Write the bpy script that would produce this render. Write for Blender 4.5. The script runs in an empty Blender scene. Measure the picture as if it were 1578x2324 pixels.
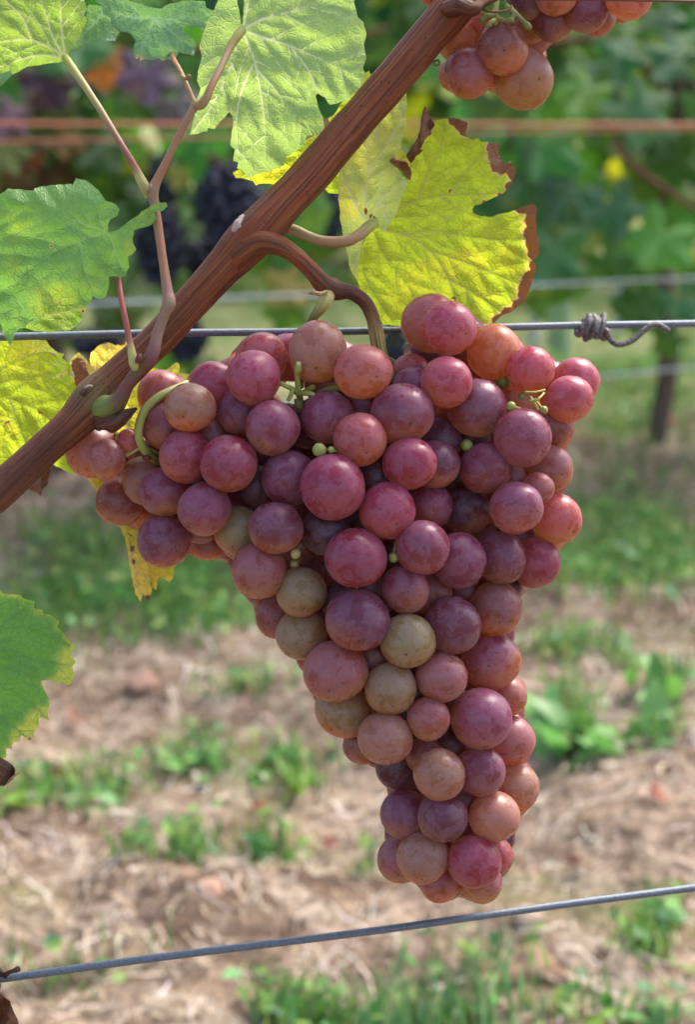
import bpy, bmesh, math, random
import numpy as np
from mathutils import Vector, Matrix, noise as mnoise
from mathutils.geometry import delaunay_2d_cdt
random.seed(7); rng = np.random.default_rng(7)
scene = bpy.context.scene
C = scene.collection

# ------------------------------------------------------------------ camera
CAM_H = 0.62; F = 3945.0; CX, CY = 789.0, 1162.0      # photo units: 1578 x 2324, focal length in the same units
PITCH = math.atan((CY - 30.0) / F)
cp, sp = math.cos(PITCH), math.sin(PITCH)
cam_d = bpy.data.cameras.new('camera'); cam = bpy.data.objects.new('camera', cam_d); C.objects.link(cam)
cam.location = (0, 0, CAM_H); cam.rotation_euler = (math.pi/2 - PITCH, 0, 0)
cam_d.sensor_fit = 'VERTICAL'; cam_d.sensor_height = 36.0; cam_d.sensor_width = 36.0
cam_d.lens = 36.0 * F / 2324.0
cam_d.clip_start = 0.02; cam_d.clip_end = 2000
cam_d.dof.use_dof = True; cam_d.dof.focus_distance = 0.482; cam_d.dof.aperture_fstop = 13.5
scene.camera = cam

# ------------------------------------------------------------------ light
SUN_EL, SUN_AZ = math.radians(50), math.radians(40)     # azimuth measured from +Y (away from the camera) towards +X
world = bpy.data.worlds.new('World'); scene.world = world; world.use_nodes = True
wn = world.node_tree; bg = wn.nodes['Background']
sky = wn.nodes.new('ShaderNodeTexSky'); sky.sky_type = 'NISHITA'; sky.sun_disc = False
sky.sun_elevation = SUN_EL; sky.sun_rotation = SUN_AZ
sky.air_density = 1.0; sky.dust_density = 4.0; sky.ozone_density = 0.6
wn.links.new(sky.outputs[0], bg.inputs[0]); bg.inputs[1].default_value = 0.115
sun_d = bpy.data.lights.new('sun', 'SUN'); sun = bpy.data.objects.new('sun', sun_d); C.objects.link(sun)
sun_d.energy = 1.5; sun_d.angle = math.radians(24); sun_d.color = (1.0, 0.95, 0.88)
sdir = Vector((math.cos(SUN_EL)*math.sin(SUN_AZ), math.cos(SUN_EL)*math.cos(SUN_AZ), math.sin(SUN_EL)))
sun.rotation_euler = sdir.to_track_quat('Z', 'Y').to_euler(); sun.location = (0, 0, 5)
scene.view_settings.view_transform = 'Standard'; scene.view_settings.look = 'None'
scene.view_settings.gamma = 1.0; scene.view_settings.use_curve_mapping = False
scene.view_settings.exposure = 1.82
scene.render.engine = 'CYCLES'
scene.cycles.use_denoising = True
scene.cycles.max_bounces = 7; scene.cycles.transmission_bounces = 6; scene.cycles.diffuse_bounces = 4; scene.cycles.caustics_reflective = False; scene.cycles.caustics_refractive = False

# ------------------------------------------------------------------ helpers
def W(px, py, d):
    x = (px - CX) / F; y = (py - CY) / F
    return Vector((d*x, d*(cp - y*sp), CAM_H - d*(sp + y*cp)))
def Wn(px, py, d):
    x = (px - CX) / F; y = (py - CY) / F
    return np.stack([d*x, d*(cp - y*sp), CAM_H - d*(sp + y*cp)], -1)
def G(px, py):                                           # the point of the ground seen at a photo position
    y = (py - CY) / F; d = CAM_H / (sp + y*cp)
    v = W(px, py, d); v.z = 0; return v
def depth_of(p): return p[1]*cp - (p[2]-CAM_H)*sp
def hash_noise(x, y, s=1.0, seed=0):                     # smooth value noise on arrays
    x = np.asarray(x, float)*s; y = np.asarray(y, float)*s
    xi = np.floor(x).astype(np.int64); yi = np.floor(y).astype(np.int64); fx = x-xi; fy = y-yi
    fx = fx*fx*(3-2*fx); fy = fy*fy*(3-2*fy)
    def h(a, b):
        n = (a*374761393 + b*668265263 + seed*974711) & 0x7fffffff
        n = ((n ^ (n >> 13)) * 1274126177) & 0x7fffffff
        return ((n ^ (n >> 16)) & 0xffff) / 65535.0
    return (h(xi,yi)*(1-fx)+h(xi+1,yi)*fx)*(1-fy) + (h(xi,yi+1)*(1-fx)+h(xi+1,yi+1)*fx)*fy
def mesh_obj(name, verts, faces, mat, parent=None, smooth=True, attrs=None, uv=None):
    me = bpy.data.meshes.new(name)
    me.from_pydata([tuple(v) for v in verts], [], [tuple(f) for f in faces])
    if smooth: me.polygons.foreach_set('use_smooth', [True]*len(me.polygons))
    for k, (ty, arr) in (attrs or {}).items():
        a = me.attributes.new(k, ty, 'POINT')
        key = {'FLOAT': 'value', 'FLOAT_VECTOR': 'vector', 'FLOAT_COLOR': 'color'}[ty]
        a.data.foreach_set(key, np.asarray(arr, np.float32).ravel())
    if uv is not None:
        l = me.uv_layers.new(name='UVMap'); idx = np.zeros(len(me.loops), np.int32)
        me.loops.foreach_get('vertex_index', idx)
        l.data.foreach_set('uv', np.asarray(uv, np.float32)[idx].ravel())
    if mat: me.materials.append(mat)
    o = bpy.data.objects.new(name, me); C.objects.link(o)
    if parent: attach(o, parent)
    return o
def attach(o, parent):
    o.parent = parent
    o.matrix_parent_inverse = parent.matrix_world.inverted() if parent.type != 'EMPTY' else Matrix.Translation(-parent.location)
def empty(name, loc, label=None, cat=None, group=None):
    o = bpy.data.objects.new(name, None); C.objects.link(o); o.location = loc; o.empty_display_size = 0.02
    if label: tag(o, label, cat, group)
    return o
def tag(o, label, cat=None, group=None, kind=None):
    o['label'] = label
    if cat: o['category'] = cat
    if group: o['group'] = group
    if kind: o['kind'] = kind
    return o

# ---- node helper
class NT:
    def __init__(s, name):
        s.m = bpy.data.materials.new(name); s.m.use_nodes = True; s.t = s.m.node_tree
        for n in list(s.t.nodes): s.t.nodes.remove(n)
        s.out = s.t.nodes.new('ShaderNodeOutputMaterial')
    def n(s, typ, ins=None, **kw):
        nd = s.t.nodes.new('ShaderNode'+typ)
        for k, v in kw.items(): setattr(nd, k, v)
        for k, v in (ins or {}).items(): s.set(nd.inputs[k], v)
        return nd
    def set(s, sock, v):
        if hasattr(v, 'is_linked'): s.t.links.new(v, sock)
        elif isinstance(v, (tuple, list)) and len(v) == 3 and sock.type == 'RGBA': sock.default_value = (*v, 1)
        else: sock.default_value = v
    def attr(s, name, out='Fac'): return s.n('Attribute', attribute_name=name).outputs[out]
    def math(s, op, a, b=0.0, clamp=False):
        nd = s.n('Math', operation=op, use_clamp=clamp); s.set(nd.inputs[0], a); s.set(nd.inputs[1], b); return nd.outputs[0]
    def mix(s, f, a, b, mode='MIX'):
        nd = s.n('Mix', data_type='RGBA', blend_type=mode); nd.clamp_factor = True
        s.set(nd.inputs[0], f); s.set(nd.inputs[6], a); s.set(nd.inputs[7], b); return nd.outputs[2]
    def noise(s, vec, scale, detail=3, rough=.55, dist=0.0):
        nd = s.n('TexNoise', {'Scale': scale, 'Detail': detail, 'Roughness': rough, 'Distortion': dist})
        if vec is not None: s.t.links.new(vec, nd.inputs['Vector'])
        return nd.outputs[0]
    def ramp(s, f, lo, hi):
        nd = s.n('MapRange', {'From Min': lo, 'From Max': hi}, interpolation_type='SMOOTHSTEP'); s.set(nd.inputs[0], f); return nd.outputs[0]
    def scale(s, vec, sc):
        nd = s.n('Mapping'); s.t.links.new(vec, nd.inputs[0]); nd.inputs['Scale'].default_value = sc; return nd.outputs[0]
    def bump(s, h, strength, dist): return s.n('Bump', {'Height': h, 'Strength': strength, 'Distance': dist}).outputs[0]
    def done(s, sh): s.t.links.new(sh, s.out.inputs[0]); return s.m

# ------------------------------------------------------------------ materials
def mat_grape():
    t = NT('grape_skin'); oi = t.n('ObjectInfo'); tc = t.n('TexCoord').outputs['Object']
    rnd = oi.outputs['Random']
    off = t.n('VectorMath', operation='ADD'); t.set(off.inputs[0], tc)
    cb = t.n('CombineXYZ'); [t.set(cb.inputs[i], t.math('MULTIPLY', rnd, v)) for i, v in enumerate((37., 91., 53.))]
    t.set(off.inputs[1], cb.outputs[0]); v = off.outputs[0]
    sx = t.n('SeparateXYZ'); t.set(sx.inputs[0], tc); X, Y, Z = sx.outputs
    skin = oi.outputs['Color']; al = oi.outputs['Alpha']
    # blush: redder skin on the exposed cheek (+Y), amber colour with painted-in translucent glow on the other
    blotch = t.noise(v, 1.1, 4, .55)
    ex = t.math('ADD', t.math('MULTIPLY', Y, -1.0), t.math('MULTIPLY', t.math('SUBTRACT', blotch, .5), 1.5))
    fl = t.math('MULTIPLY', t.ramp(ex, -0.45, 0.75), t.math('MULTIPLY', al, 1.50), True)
    flesh_glow = t.mix(t.ramp(rnd, .2, .8), (0.66, 0.21, 0.050), (0.50, 0.26, 0.06))
    col = t.mix(fl, skin, flesh_glow)
    # waxy bloom, rubbed away in places
    w1 = t.noise(v, 2.1, 5, .6, .3)
    wipe = t.math('MULTIPLY', t.ramp(w1, 0.515, 0.54), t.ramp(t.noise(v, .9, 2), .40, .50))
    bloom = t.math('SUBTRACT', 1.0, t.math('MULTIPLY', wipe, .92))
    mott = t.noise(v, 4.2, 6, .72)
    bl2 = t.math('MULTIPLY', bloom, t.math('MULTIPLY', t.ramp(mott, .28, .70), .46))
    waxy = t.mix(bl2, col, t.mix(.55, col, (0.52, 0.42, 0.60)))
    waxy = t.mix(t.math('MULTIPLY', t.ramp(t.noise(v, 7., 5, .7), .56, .68), .45), waxy, t.mix(.55, col, (0.10, .012, .02)))
    waxy = t.mix(t.math('MULTIPLY', wipe, .35), waxy, t.mix(.5, col, (0.14, .012, .025)))
    # specks, flecks and the small scar at the tip
    vo = t.n('TexVoronoi', {'Scale': 4.6}); t.set(vo.inputs['Vector'], v)
    c2 = t.mix(t.math('MULTIPLY', t.math('LESS_THAN', vo.outputs['Distance'], 0.115), .6), waxy, (0.11, 0.045, 0.02))
    vo2 = t.n('TexVoronoi', {'Scale': 6.5}); t.set(vo2.inputs['Vector'], v)
    c2 = t.mix(t.math('MULTIPLY', t.math('LESS_THAN', vo2.outputs['Distance'], 0.10), .30), c2, (0.80, 0.66, 0.60))
    scr = t.noise(t.scale(v, (3., 14., 3.)), 1.0, 4, .7, 1.5)
    c2 = t.mix(t.math('MULTIPLY', t.ramp(scr, .66, .72), .35), c2, (0.72, .56, .52))
    sc = t.math('MULTIPLY', t.math('LESS_THAN', t.math('SQRT', t.math('ADD', t.math('MULTIPLY', X, X), t.math('MULTIPLY', Y, Y))), 0.045), t.math('GREATER_THAN', Z, 0))
    c3 = t.mix(sc, c2, (0.07, 0.04, 0.025))
    rough = t.math('ADD', .16, t.math('MULTIPLY', t.math('MULTIPLY', bloom, mott), .32))
    fine = t.math('ADD', t.noise(v, 22., 4), t.math('MULTIPLY', t.noise(v, 1.4, 2), 2.5))
    bs = t.n('BsdfPrincipled', {'Base Color': c3, 'Roughness': rough, 'Subsurface Weight': GRAPE_SSS, 'Subsurface Radius': (1.0, .38, .16),
             'Subsurface Scale': GRAPE_SCALE, 'IOR': 1.45, 'Specular IOR Level': .55, 'Sheen Weight': t.math('MULTIPLY', t.math('MULTIPLY', bloom, mott), .12), 'Sheen Roughness': .42, 'Sheen Tint': (0.92, .80, .98), 'Normal': t.bump(fine, .12, .0008)})
    tr = t.n('BsdfTranslucent', {'Color': t.mix(.55, t.mix(t.math('MULTIPLY', fl, .5), c3, flesh_glow), (1.0, .55, .22))})   # light that comes through the flesh
    mx = t.n('MixShader', {0: GRAPE_TR}); t.t.links.new(bs.outputs[0], mx.inputs[1]); t.t.links.new(tr.outputs[0], mx.inputs[2])
    return t.done(mx.outputs[0])
GRAPE_TR = .36
GRAPE_SSS, GRAPE_SCALE = .85, .006
def mat_berry():
    t = NT('unripe_berry_skin'); tc = t.n('TexCoord').outputs['Object']
    col = t.mix(t.ramp(t.noise(tc, 60., 4), .45, .65), t.n('ObjectInfo').outputs['Color'], (0.20, 0.16, .05))
    return t.done(t.n('BsdfPrincipled', {'Base Color': col, 'Roughness': .4, 'Subsurface Weight': .5, 'Subsurface Scale': .001}).outputs[0])
def mat_bark(name, streak=1.0, rough=.48, speck=True, sss=0.0):
    t = NT(name); col = t.attr('Col', 'Color'); tc = t.attr('tc', 'Vector')
    s1 = t.noise(t.scale(tc, (9, 9, .13)), 1.0, 6, .7)
    s2 = t.noise(t.scale(tc, (17, 17, .2)), 1.0, 3, .6)
    blot = t.noise(t.scale(tc, (1.8, 1.8, .10)), 1.0, 5, .65)
    c = t.mix(t.math('MULTIPLY', t.ramp(s1, .47, .60), .7*streak), col, (0.05, 0.015, 0.009))
    c = t.mix(t.math('MULTIPLY', t.math('MULTIPLY', t.ramp(s2, .52, .66), t.ramp(blot, .56, .40)), .7*streak), c, (0.36, 0.155, 0.06))
    c = t.mix(t.math('MULTIPLY', t.ramp(blot, .46, .64), .7*streak), c, (0.062, 0.022, .013))
    if speck:
        vo = t.n('TexVoronoi', {'Scale': 1.0}); t.set(vo.inputs['Vector'], t.scale(tc, (3.2, 3.2, 1.6)))
        d = t.math('MULTIPLY', t.math('LESS_THAN', vo.outputs['Distance'], .13), .75)
        c = t.mix(d, c, (0.02, .012, .01))
    h = t.math('ADD', t.math('MULTIPLY', s1, -1.0), t.math('MULTIPLY', s2, .6))
    bs = t.n('BsdfPrincipled', {'Base Color': c, 'Roughness': rough, 'Normal': t.bump(h, .45*streak+.05, .0012), 'Specular IOR Level': .28})
    if sss: bs.inputs['Subsurface Weight'].default_value = sss; bs.inputs['Subsurface Scale'].default_value = .0012
    return t.done(bs.outputs[0])
def mat_leaf(name, green, yellow, vein, net=.35, trans=.45, netcol=None, brown=(0.16, .055, .018), ybias=0.0, rough=.5, tint=(1, 1, 1), gloss=.4):
    t = NT(name); uv = t.n('UVMap').outputs[0]
    n1 = t.noise(uv, 1.3, 5, .6); n2 = t.noise(uv, 6., 4)
    yb = t.math('ADD', t.attr('y'), t.math('ADD', t.math('MULTIPLY', t.math('SUBTRACT', n1, .5), 1.1), ybias))
    yb = t.math('ADD', yb, t.math('MULTIPLY', t.math('SUBTRACT', n2, .5), .35))
    col = t.mix(t.ramp(yb, .1, .75), green, yellow)
    vo = t.n('TexVoronoi', {'Scale': 4.6}, feature='DISTANCE_TO_EDGE'); t.set(vo.inputs['Vector'], uv)
    vo2 = t.n('TexVoronoi', {'Scale': 11.0}, feature='DISTANCE_TO_EDGE'); t.set(vo2.inputs['Vector'], uv)
    e1 = t.math('SUBTRACT', 1.0, t.ramp(vo.outputs[0], .0, .10)); e2 = t.math('SUBTRACT', 1.0, t.ramp(vo2.outputs[0], .0, .14))
    e = t.math('ADD', t.math('MULTIPLY', e1, .7), t.math('MULTIPLY', e2, .35), True)
    col = t.mix(t.math('MULTIPLY', e, net), col, netcol or vein)
    col = t.mix(t.math('MULTIPLY', t.attr('v'), .3), col, netcol or vein)
    col = t.mix(t.math('MULTIPLY', t.ramp(n2, .55, .8), .35), col, t.mix(.5, col, (0.02, .05, .01)))
    cream = t.ramp(t.math('ADD', t.attr('b'), t.math('MULTIPLY', t.math('SUBTRACT', n2, .5), .5)), .22, .45)
    bb = t.ramp(t.math('ADD', t.attr('b'), t.math('MULTIPLY', t.math('SUBTRACT', n2, .5), .5)), .52, .60)
    col = t.mix(t.math('MULTIPLY', cream, .8), col, (0.62, .50, .20))
    col = t.mix(bb, col, t.mix(n1, brown, (0.24, .10, .04)))
    spk = t.n('TexVoronoi', {'Scale': 4.0}); t.set(spk.inputs['Vector'], uv)
    col = t.mix(t.math('LESS_THAN', spk.outputs['Distance'], t.math('MULTIPLY', t.ramp(n1, .5, .7), .07)), col, (0.05, .03, .012))
    hgt = t.math('ADD', t.math('MULTIPLY', e, -1.0), t.math('MULTIPLY', n2, .5))
    nrm = t.bump(hgt, .45, .0006)
    bs = t.n('BsdfPrincipled', {'Base Color': col, 'Roughness': rough, 'Specular IOR Level': gloss, 'Normal': nrm})
    tr = t.n('BsdfTranslucent', {'Color': t.mix(1.0, col, (1.25*tint[0], 1.2*tint[1], .7*tint[2]), 'MULTIPLY'), 'Normal': nrm})
    mx = t.n('MixShader', {0: t.math('MULTIPLY', t.math('SUBTRACT', 1.0, t.math('MULTIPLY', bb, .7)), trans)})
    t.t.links.new(bs.outputs[0], mx.inputs[1]); t.t.links.new(tr.outputs[0], mx.inputs[2])
    return t.done(mx.outputs[0])
def mat_simple(name, col, rough=.6, var=.25, scale=200., metal=0.0, sss=0.0, trans=0.0, bump=.2, objcol=False, dark=(0.02, .02, .02)):
    t = NT(name); tc = t.n('TexCoord').outputs['Object']
    nn = t.noise(tc, scale, 5, .6)
    base = t.n('ObjectInfo').outputs['Color'] if objcol else col
    c = t.mix(t.math('MULTIPLY', t.ramp(nn, .4, .75), var), base, dark)
    bs = t.n('BsdfPrincipled', {'Base Color': c, 'Roughness': rough, 'Metallic': metal, 'Normal': t.bump(nn, bump, .0006)})
    if sss: bs.inputs['Subsurface Weight'].default_value = sss; bs.inputs['Subsurface Scale'].default_value = .001
    if trans:
        tr = t.n('BsdfTranslucent', {'Color': c}); mx = t.n('MixShader', {0: trans})
        t.t.links.new(bs.outputs[0], mx.inputs[1]); t.t.links.new(tr.outputs[0], mx.inputs[2]); return t.done(mx.outputs[0])
    return t.done(bs.outputs[0])
def mat_attr(name, rough=.7, trans=.0, gloss=.3):        # colour from the 'Col' attribute
    t = NT(name); c = t.attr('Col', 'Color')
    bs = t.n('BsdfPrincipled', {'Base Color': c, 'Roughness': rough, 'Specular IOR Level': gloss})
    if trans:
        tr = t.n('BsdfTranslucent', {'Color': c}); mx = t.n('MixShader', {0: trans})
        t.t.links.new(bs.outputs[0], mx.inputs[1]); t.t.links.new(tr.outputs[0], mx.inputs[2]); return t.done(mx.outputs[0])
    return t.done(bs.outputs[0])
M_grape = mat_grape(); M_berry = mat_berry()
M_cane = mat_bark('cane_bark'); M_shoot = mat_bark('shoot_skin', .18, .5, True, .3); M_trunk = mat_bark('trunk_bark', 1.0, .85, False)
M_wire = mat_simple('galvanised_wire', (0.15, .175, .21), .5, .6, 900., .25, bump=.25, dark=(0.06, .065, .075))
M_farwire = mat_simple('sky_sheen_wire', (0.52, .56, .60), .5, .15, 300., .1)  # pale base colour stands in for the sky reflected on the wire
M_oldwire = mat_simple('weathered_wire', (0.16, .15, .145), .6, .9, 900., .3, bump=.9, dark=(0.012, .011, .01))
M_twine = mat_simple('orange_twine', (0.64, .20, .12), .6, .15, 300.)
M_red_thread = mat_simple('rust_red_thread', (0.16, .05, .03), .6, .4, 900.)
M_farleaf = None

# ------------------------------------------------------------------ tubes
def catmull(P, n=8):
    P = np.asarray(P, float); Q = np.vstack([2*P[0]-P[1], P, 2*P[-1]-P[-2]]); out = []
    for i in range(1, len(Q)-2):
        p0, p1, p2, p3 = Q[i-1:i+3]
        for k in range(n):
            t = k/n
            out.append(.5*((2*p1)+(-p0+p2)*t+(2*p0-5*p1+4*p2-p3)*t*t+(-p0+3*p1-3*p2+p3)*t**3))
    out.append(Q[-2]); return np.array(out)
def tube_data(P, R, cols=None, seg=12, ridge=0.0, seed=0, lump=0.0, cap=True):
    P = np.asarray(P, float); n = len(P); R = np.asarray(R, float)
    T = np.gradient(P, axis=0); T /= np.linalg.norm(T, axis=1)[:, None] + 1e-12
    up = np.array([0., -1., .25]); up -= T[0]*up.dot(T[0])
    if np.linalg.norm(up) < 1e-3: up = np.array([1., 0, 0])
    up /= np.linalg.norm(up); V = []; TC = []; Lc = 0.0; CO = []
    th = np.linspace(0, 2*math.pi, seg, endpoint=False); rm = R.mean()
    for i in range(n):
        up = up - T[i]*up.dot(T[i]); up /= np.linalg.norm(up); bi = np.cross(T[i], up)
        if i: Lc += np.linalg.norm(P[i]-P[i-1])
        rr = np.full(seg, R[i])
        if ridge: rr = rr*(1+ridge*np.array([mnoise.noise((math.cos(a)*3.2+seed, math.sin(a)*3.2, Lc/rm*.10)) + .6*mnoise.noise((math.cos(a)*7+seed, math.sin(a)*7, Lc/rm*.16)) for a in th]))
        if lump: rr = rr*(1+lump*np.array([mnoise.noise((math.cos(a)*1.1+seed, math.sin(a)*1.1, Lc/rm*.55+seed)) for a in th]))
        V.append(P[i] + np.outer(np.cos(th)*rr, up) + np.outer(np.sin(th)*rr, bi))
        TC.append(np.stack([np.cos(th), np.sin(th), np.full(seg, Lc/rm)+seed*3.1], -1))
        CO.append(np.tile(cols[i] if cols is not None else (1, 1, 1), (seg, 1)))
    V = np.vstack(V); TC = np.vstack(TC); CO = np.vstack(CO); Fs = []
    for i in range(n-1):
        for k in range(seg):
            a = i*seg+k; b = i*seg+(k+1) % seg; Fs.append((a, b, b+seg, a+seg))
    if cap: Fs.append(tuple(range(seg))[::-1]); Fs.append(tuple(range((n-1)*seg, n*seg)))
    return V, Fs, TC, CO
def tube(name, P, R, mat, parent=None, cols=None, **kw):
    V, Fs, TC, CO = tube_data(P, R, cols, **kw)
    return mesh_obj(name, V, Fs, mat, parent, attrs={'tc': ('FLOAT_VECTOR', TC), 'Col': ('FLOAT_COLOR', np.hstack([CO, np.ones((len(CO), 1))]))})
def ptube(name, pts, mat, parent=None, n=8, **kw):
    """pts: (px, py, depth, width in photo units, colour)"""
    A = catmull([[p[0], p[1], p[2], p[3], *p[4]] for p in pts], n)
    P = Wn(A[:, 0], A[:, 1], A[:, 2]); R = np.maximum(A[:, 3], .5)*.5*A[:, 2]/F
    return tube(name, P, R, mat, parent, np.clip(A[:, 4:7], 0, 1), **kw)
def merge(parts):
    V = []; Fs = []; TC = []; CO = []; o = 0
    for v, f, tc, co in parts:
        V.append(v); Fs += [tuple(i+o for i in q) for q in f]; TC.append(tc); CO.append(co); o += len(v)
    return np.vstack(V), Fs, np.vstack(TC), np.vstack(CO)
def multitube(name, plist, mat, parent=None, n=6, **kw):
    parts = []
    for pts in plist:
        A = catmull([[p[0], p[1], p[2], p[3], *p[4]] for p in pts], n)
        parts.append(tube_data(Wn(A[:, 0], A[:, 1], A[:, 2]), np.maximum(A[:, 3], .5)*.5*A[:, 2]/F, np.clip(A[:, 4:7], 0, 1), **kw))
    V, Fs, TC, CO = merge(parts)
    return mesh_obj(name, V, Fs, mat, parent, attrs={'tc': ('FLOAT_VECTOR', TC), 'Col': ('FLOAT_COLOR', np.hstack([CO, np.ones((len(CO), 1))]))})
#@GROUND
# ------------------------------------------------------------------ ground
def ground_h(x, y):
    x = np.asarray(x, float); y = np.asarray(y, float)
    near = np.clip(1 - (np.hypot(x, y-2)-3)/4, 0.05, 1)
    u = y*.966 - x*.259                                 # across the rows
    h = .020*np.sin(u*5.2+1.0)*.6 + .045*(hash_noise(x, y, 3.1, 3)-.5) + .040*(hash_noise(x, y, 9., 5)-.5) + .012*(hash_noise(x, y, 27., 8)-.5) + .006*(hash_noise(x, y, 70., 9)-.5)
    return h*near
def axis(a, b, step, far, grow=1.25):
    c = list(np.arange(a, b+step*.5, step)); s = step; lo, hi = [], []
    x = b
    while x < far: s *= grow; x += s; hi.append(x)
    s = step; x = a
    while x > -far: s *= grow; x -= s; lo.append(x)
    return np.array(lo[::-1]+c+hi)
gx = axis(-1.0, 1.1, .012, 900); gy = axis(.55, 3.6, .012, 900)
XX, YY = np.meshgrid(gx, gy); ZZ = ground_h(XX, YY)
nx, ny = len(gx), len(gy); gi = np.arange(nx*ny).reshape(ny, nx)
gf = np.stack([gi[:-1, :-1], gi[:-1, 1:], gi[1:, 1:], gi[1:, :-1]], -1).reshape(-1, 4)
_i0 = int(np.searchsorted(gx, -1.0-1e-6)); _j0 = int(np.searchsorted(gy, .55-1e-6)); ZL = ZZ.tolist()
def gh(x, y):
    i = int((x+1.0)/.012); j = int((y-.55)/.012)
    if 0 <= i < 174 and 0 <= j < 253: return ZL[_j0+j][_i0+i]
    return float(ground_h(x, y))
def mat_ground():
    t = NT('mulched_soil'); p = t.n('NewGeometry').outputs['Position']
    n1 = t.noise(p, 3.2, 6, .6); n2 = t.noise(p, 14., 6, .65); n3 = t.noise(p, 60., 5, .7)
    c = t.mix(t.ramp(n1, .44, .58), (0.29, .21, .15), (0.135, .09, .064))
    c = t.mix(t.ramp(n2, .45, .66), c, (0.39, .31, .24))
    c = t.mix(t.math('MULTIPLY', t.ramp(n3, .46, .62), .85), c, (0.075, .046, .032))
    c = t.mix(t.math('MULTIPLY', t.ramp(t.noise(p, 5., 4), .52, .66), .5), c, (0.12, .15, .045))
    xy = t.n('SeparateXYZ'); t.set(xy.inputs[0], p); u = t.math('SUBTRACT', xy.outputs[1], t.math('MULTIPLY', xy.outputs[0], .268))
    far = t.ramp(t.math('ADD', u, t.math('MULTIPLY', t.math('SUBTRACT', n1, .5), .6)), 2.55, 2.75)
    c = t.mix(t.math('MULTIPLY', far, .85), c, t.mix(t.ramp(n2, .4, .65), (0.15, .22, .07), (0.30, .31, .14)))
    h = t.math('ADD', n3, t.math('MULTIPLY', n2, 1.5))
    return t.done(t.n('BsdfPrincipled', {'Base Color': c, 'Roughness': .95, 'Specular IOR Level': .1, 'Normal': t.bump(h, .9, .01)}).outputs[0])
ground = mesh_obj('ground', np.stack([XX.ravel(), YY.ravel(), ZZ.ravel()], -1), gf.tolist(), mat_ground())
ground['kind'] = 'structure'; ground['label'] = 'straw-strewn reddish vineyard soil between the rows'

# mulch of dry straw
def strips(name, N, pos, length, width, colfn, mat, lift=(0.0, .006), flat=True, bend=.25, seg=3):
    V = []; Fs = []; CO = []; o = 0
    for i in range(N):
        x, y = pos[i]; L = length()*1.0; w = width(); a = random.uniform(0, 2*math.pi)
        z0 = gh(x, y); c = colfn()
        if flat:
            dx, dy = math.cos(a), math.sin(a); el = random.gauss(0, .16); cv = random.gauss(0, bend)
            pts = []
            for k in range(seg+1):
                s = (k/seg-.5)*L; b = cv*(s/L)**2*L*2
                px, py = x+dx*s-dy*b, y+dy*s+dx*b
                pts.append((px, py, max(gh(px, py), z0-.01)+random.uniform(*lift)+.002+el*s))
            side = (-dy*w, dx*w, w*.3)
        else:
            le = random.uniform(.05, .55); dx, dy = math.cos(a)*le, math.sin(a)*le; pts = []
            for k in range(seg+1):
                s = k/seg; pts.append((x+dx*L*s*s, y+dy*L*s*s, z0+L*s*(1-.25*le*s)))
            b = random.uniform(0, 6.28); side = (math.cos(b)*w, math.sin(b)*w, 0)
        for k, q in enumerate(pts):
            ww = (1 - (k/seg)**2*.9) if not flat else 1.0
            V.append((q[0]-side[0]*ww, q[1]-side[1]*ww, q[2]-side[2]*ww)); V.append((q[0]+side[0]*ww, q[1]+side[1]*ww, q[2]+side[2]*ww))
            CO += [(*c, 1)]*2
        for k in range(seg): Fs.append((o+2*k, o+2*k+1, o+2*k+3, o+2*k+2))
        o += 2*(seg+1)
    return mesh_obj(name, V, Fs, mat, attrs={'Col': ('FLOAT_COLOR', CO)})
def jit(c, s=.18):
    k = random.uniform(1-s, 1+s); return tuple(max(0, v*k*random.uniform(1-s*.4, 1+s*.4)) for v in c)
def near_ground(n):
    out = []
    while len(out) < n:
        y = random.uniform(.7, 3.3); x = random.uniform(-.32*y-.12, .32*y+.12); out.append((x, y))
    return out
M_straw = mat_attr('dry_straw', .8, .15); M_grass = mat_attr('grass_blade', .5, .4)
STRAW = [(0.50, .40, .27), (0.40, .30, .19), (0.58, .49, .37), (0.25, .16, .10), (0.74, .66, .58), (0.13, .08, .055), (0.09, .058, .04), (0.62, .54, .43)]
pos = [p for p in near_ground(42000) if random.random() < .30+.9*float(hash_noise(p[0], p[1], 2.6, 21))]
straw = strips('straw_mulch', len(pos), pos, lambda: random.choice((.008, .012, .02, .035))*random.uniform(.7, 1.4), lambda: random.uniform(.00025, .0008), lambda: jit(random.choice(STRAW)), M_straw)
tag(straw, 'loose dry straw and stalks strewn over the soil', 'straw', kind='stuff')

# green ground cover: patches as seen on the ground (photo position, half widths, amount)
PATCH = [(150,1330,170,90,1.3),(400,1380,200,80,1.4),(480,1270,120,70,.8),(60,1450,70,40,.4),(1420,1190,160,130,1.6),(1300,1330,120,60,.9),(1500,1280,100,70,.9),
         (1450,930,170,80,1.2),(1300,870,180,60,1.0),(1520,850,120,60,.7),(200,1230,160,60,.5),(560,1580,100,25,.35),(100,1830,120,45,.4),(230,1790,100,40,.35),
         (430,1740,110,35,.4),(650,1740,90,35,.4),(1300,1660,80,60,.4),(1500,1750,60,30,.25),(1530,1600,60,40,.3),(620,1910,80,35,.3),(430,1940,50,40,.35),(1470,2150,60,40,.35),
         (930,2300,220,45,.22),(700,2300,120,40,.3),(1400,2300,180,30,.06),(1500,2100,60,40,.2),(830,1950,40,20,.1),(1300,1500,120,40,.25),(1430,1540,70,30,.25),(300,1970,60,30,.15),(160,2230,160,50,.2),(1100,2180,200,40,.2)]
def patch_points(k):
    out = []
    for (x, y, a, b, w) in PATCH:
        for i in range(int(k*w*(.30 if 1500 < y < 2250 else 1.0))):
            px, py = random.gauss(x, a*.55), random.gauss(y, b*.55)
            if py < 620: continue
            g = G(px, py); out.append((g.x, g.y))
    return out
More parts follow.
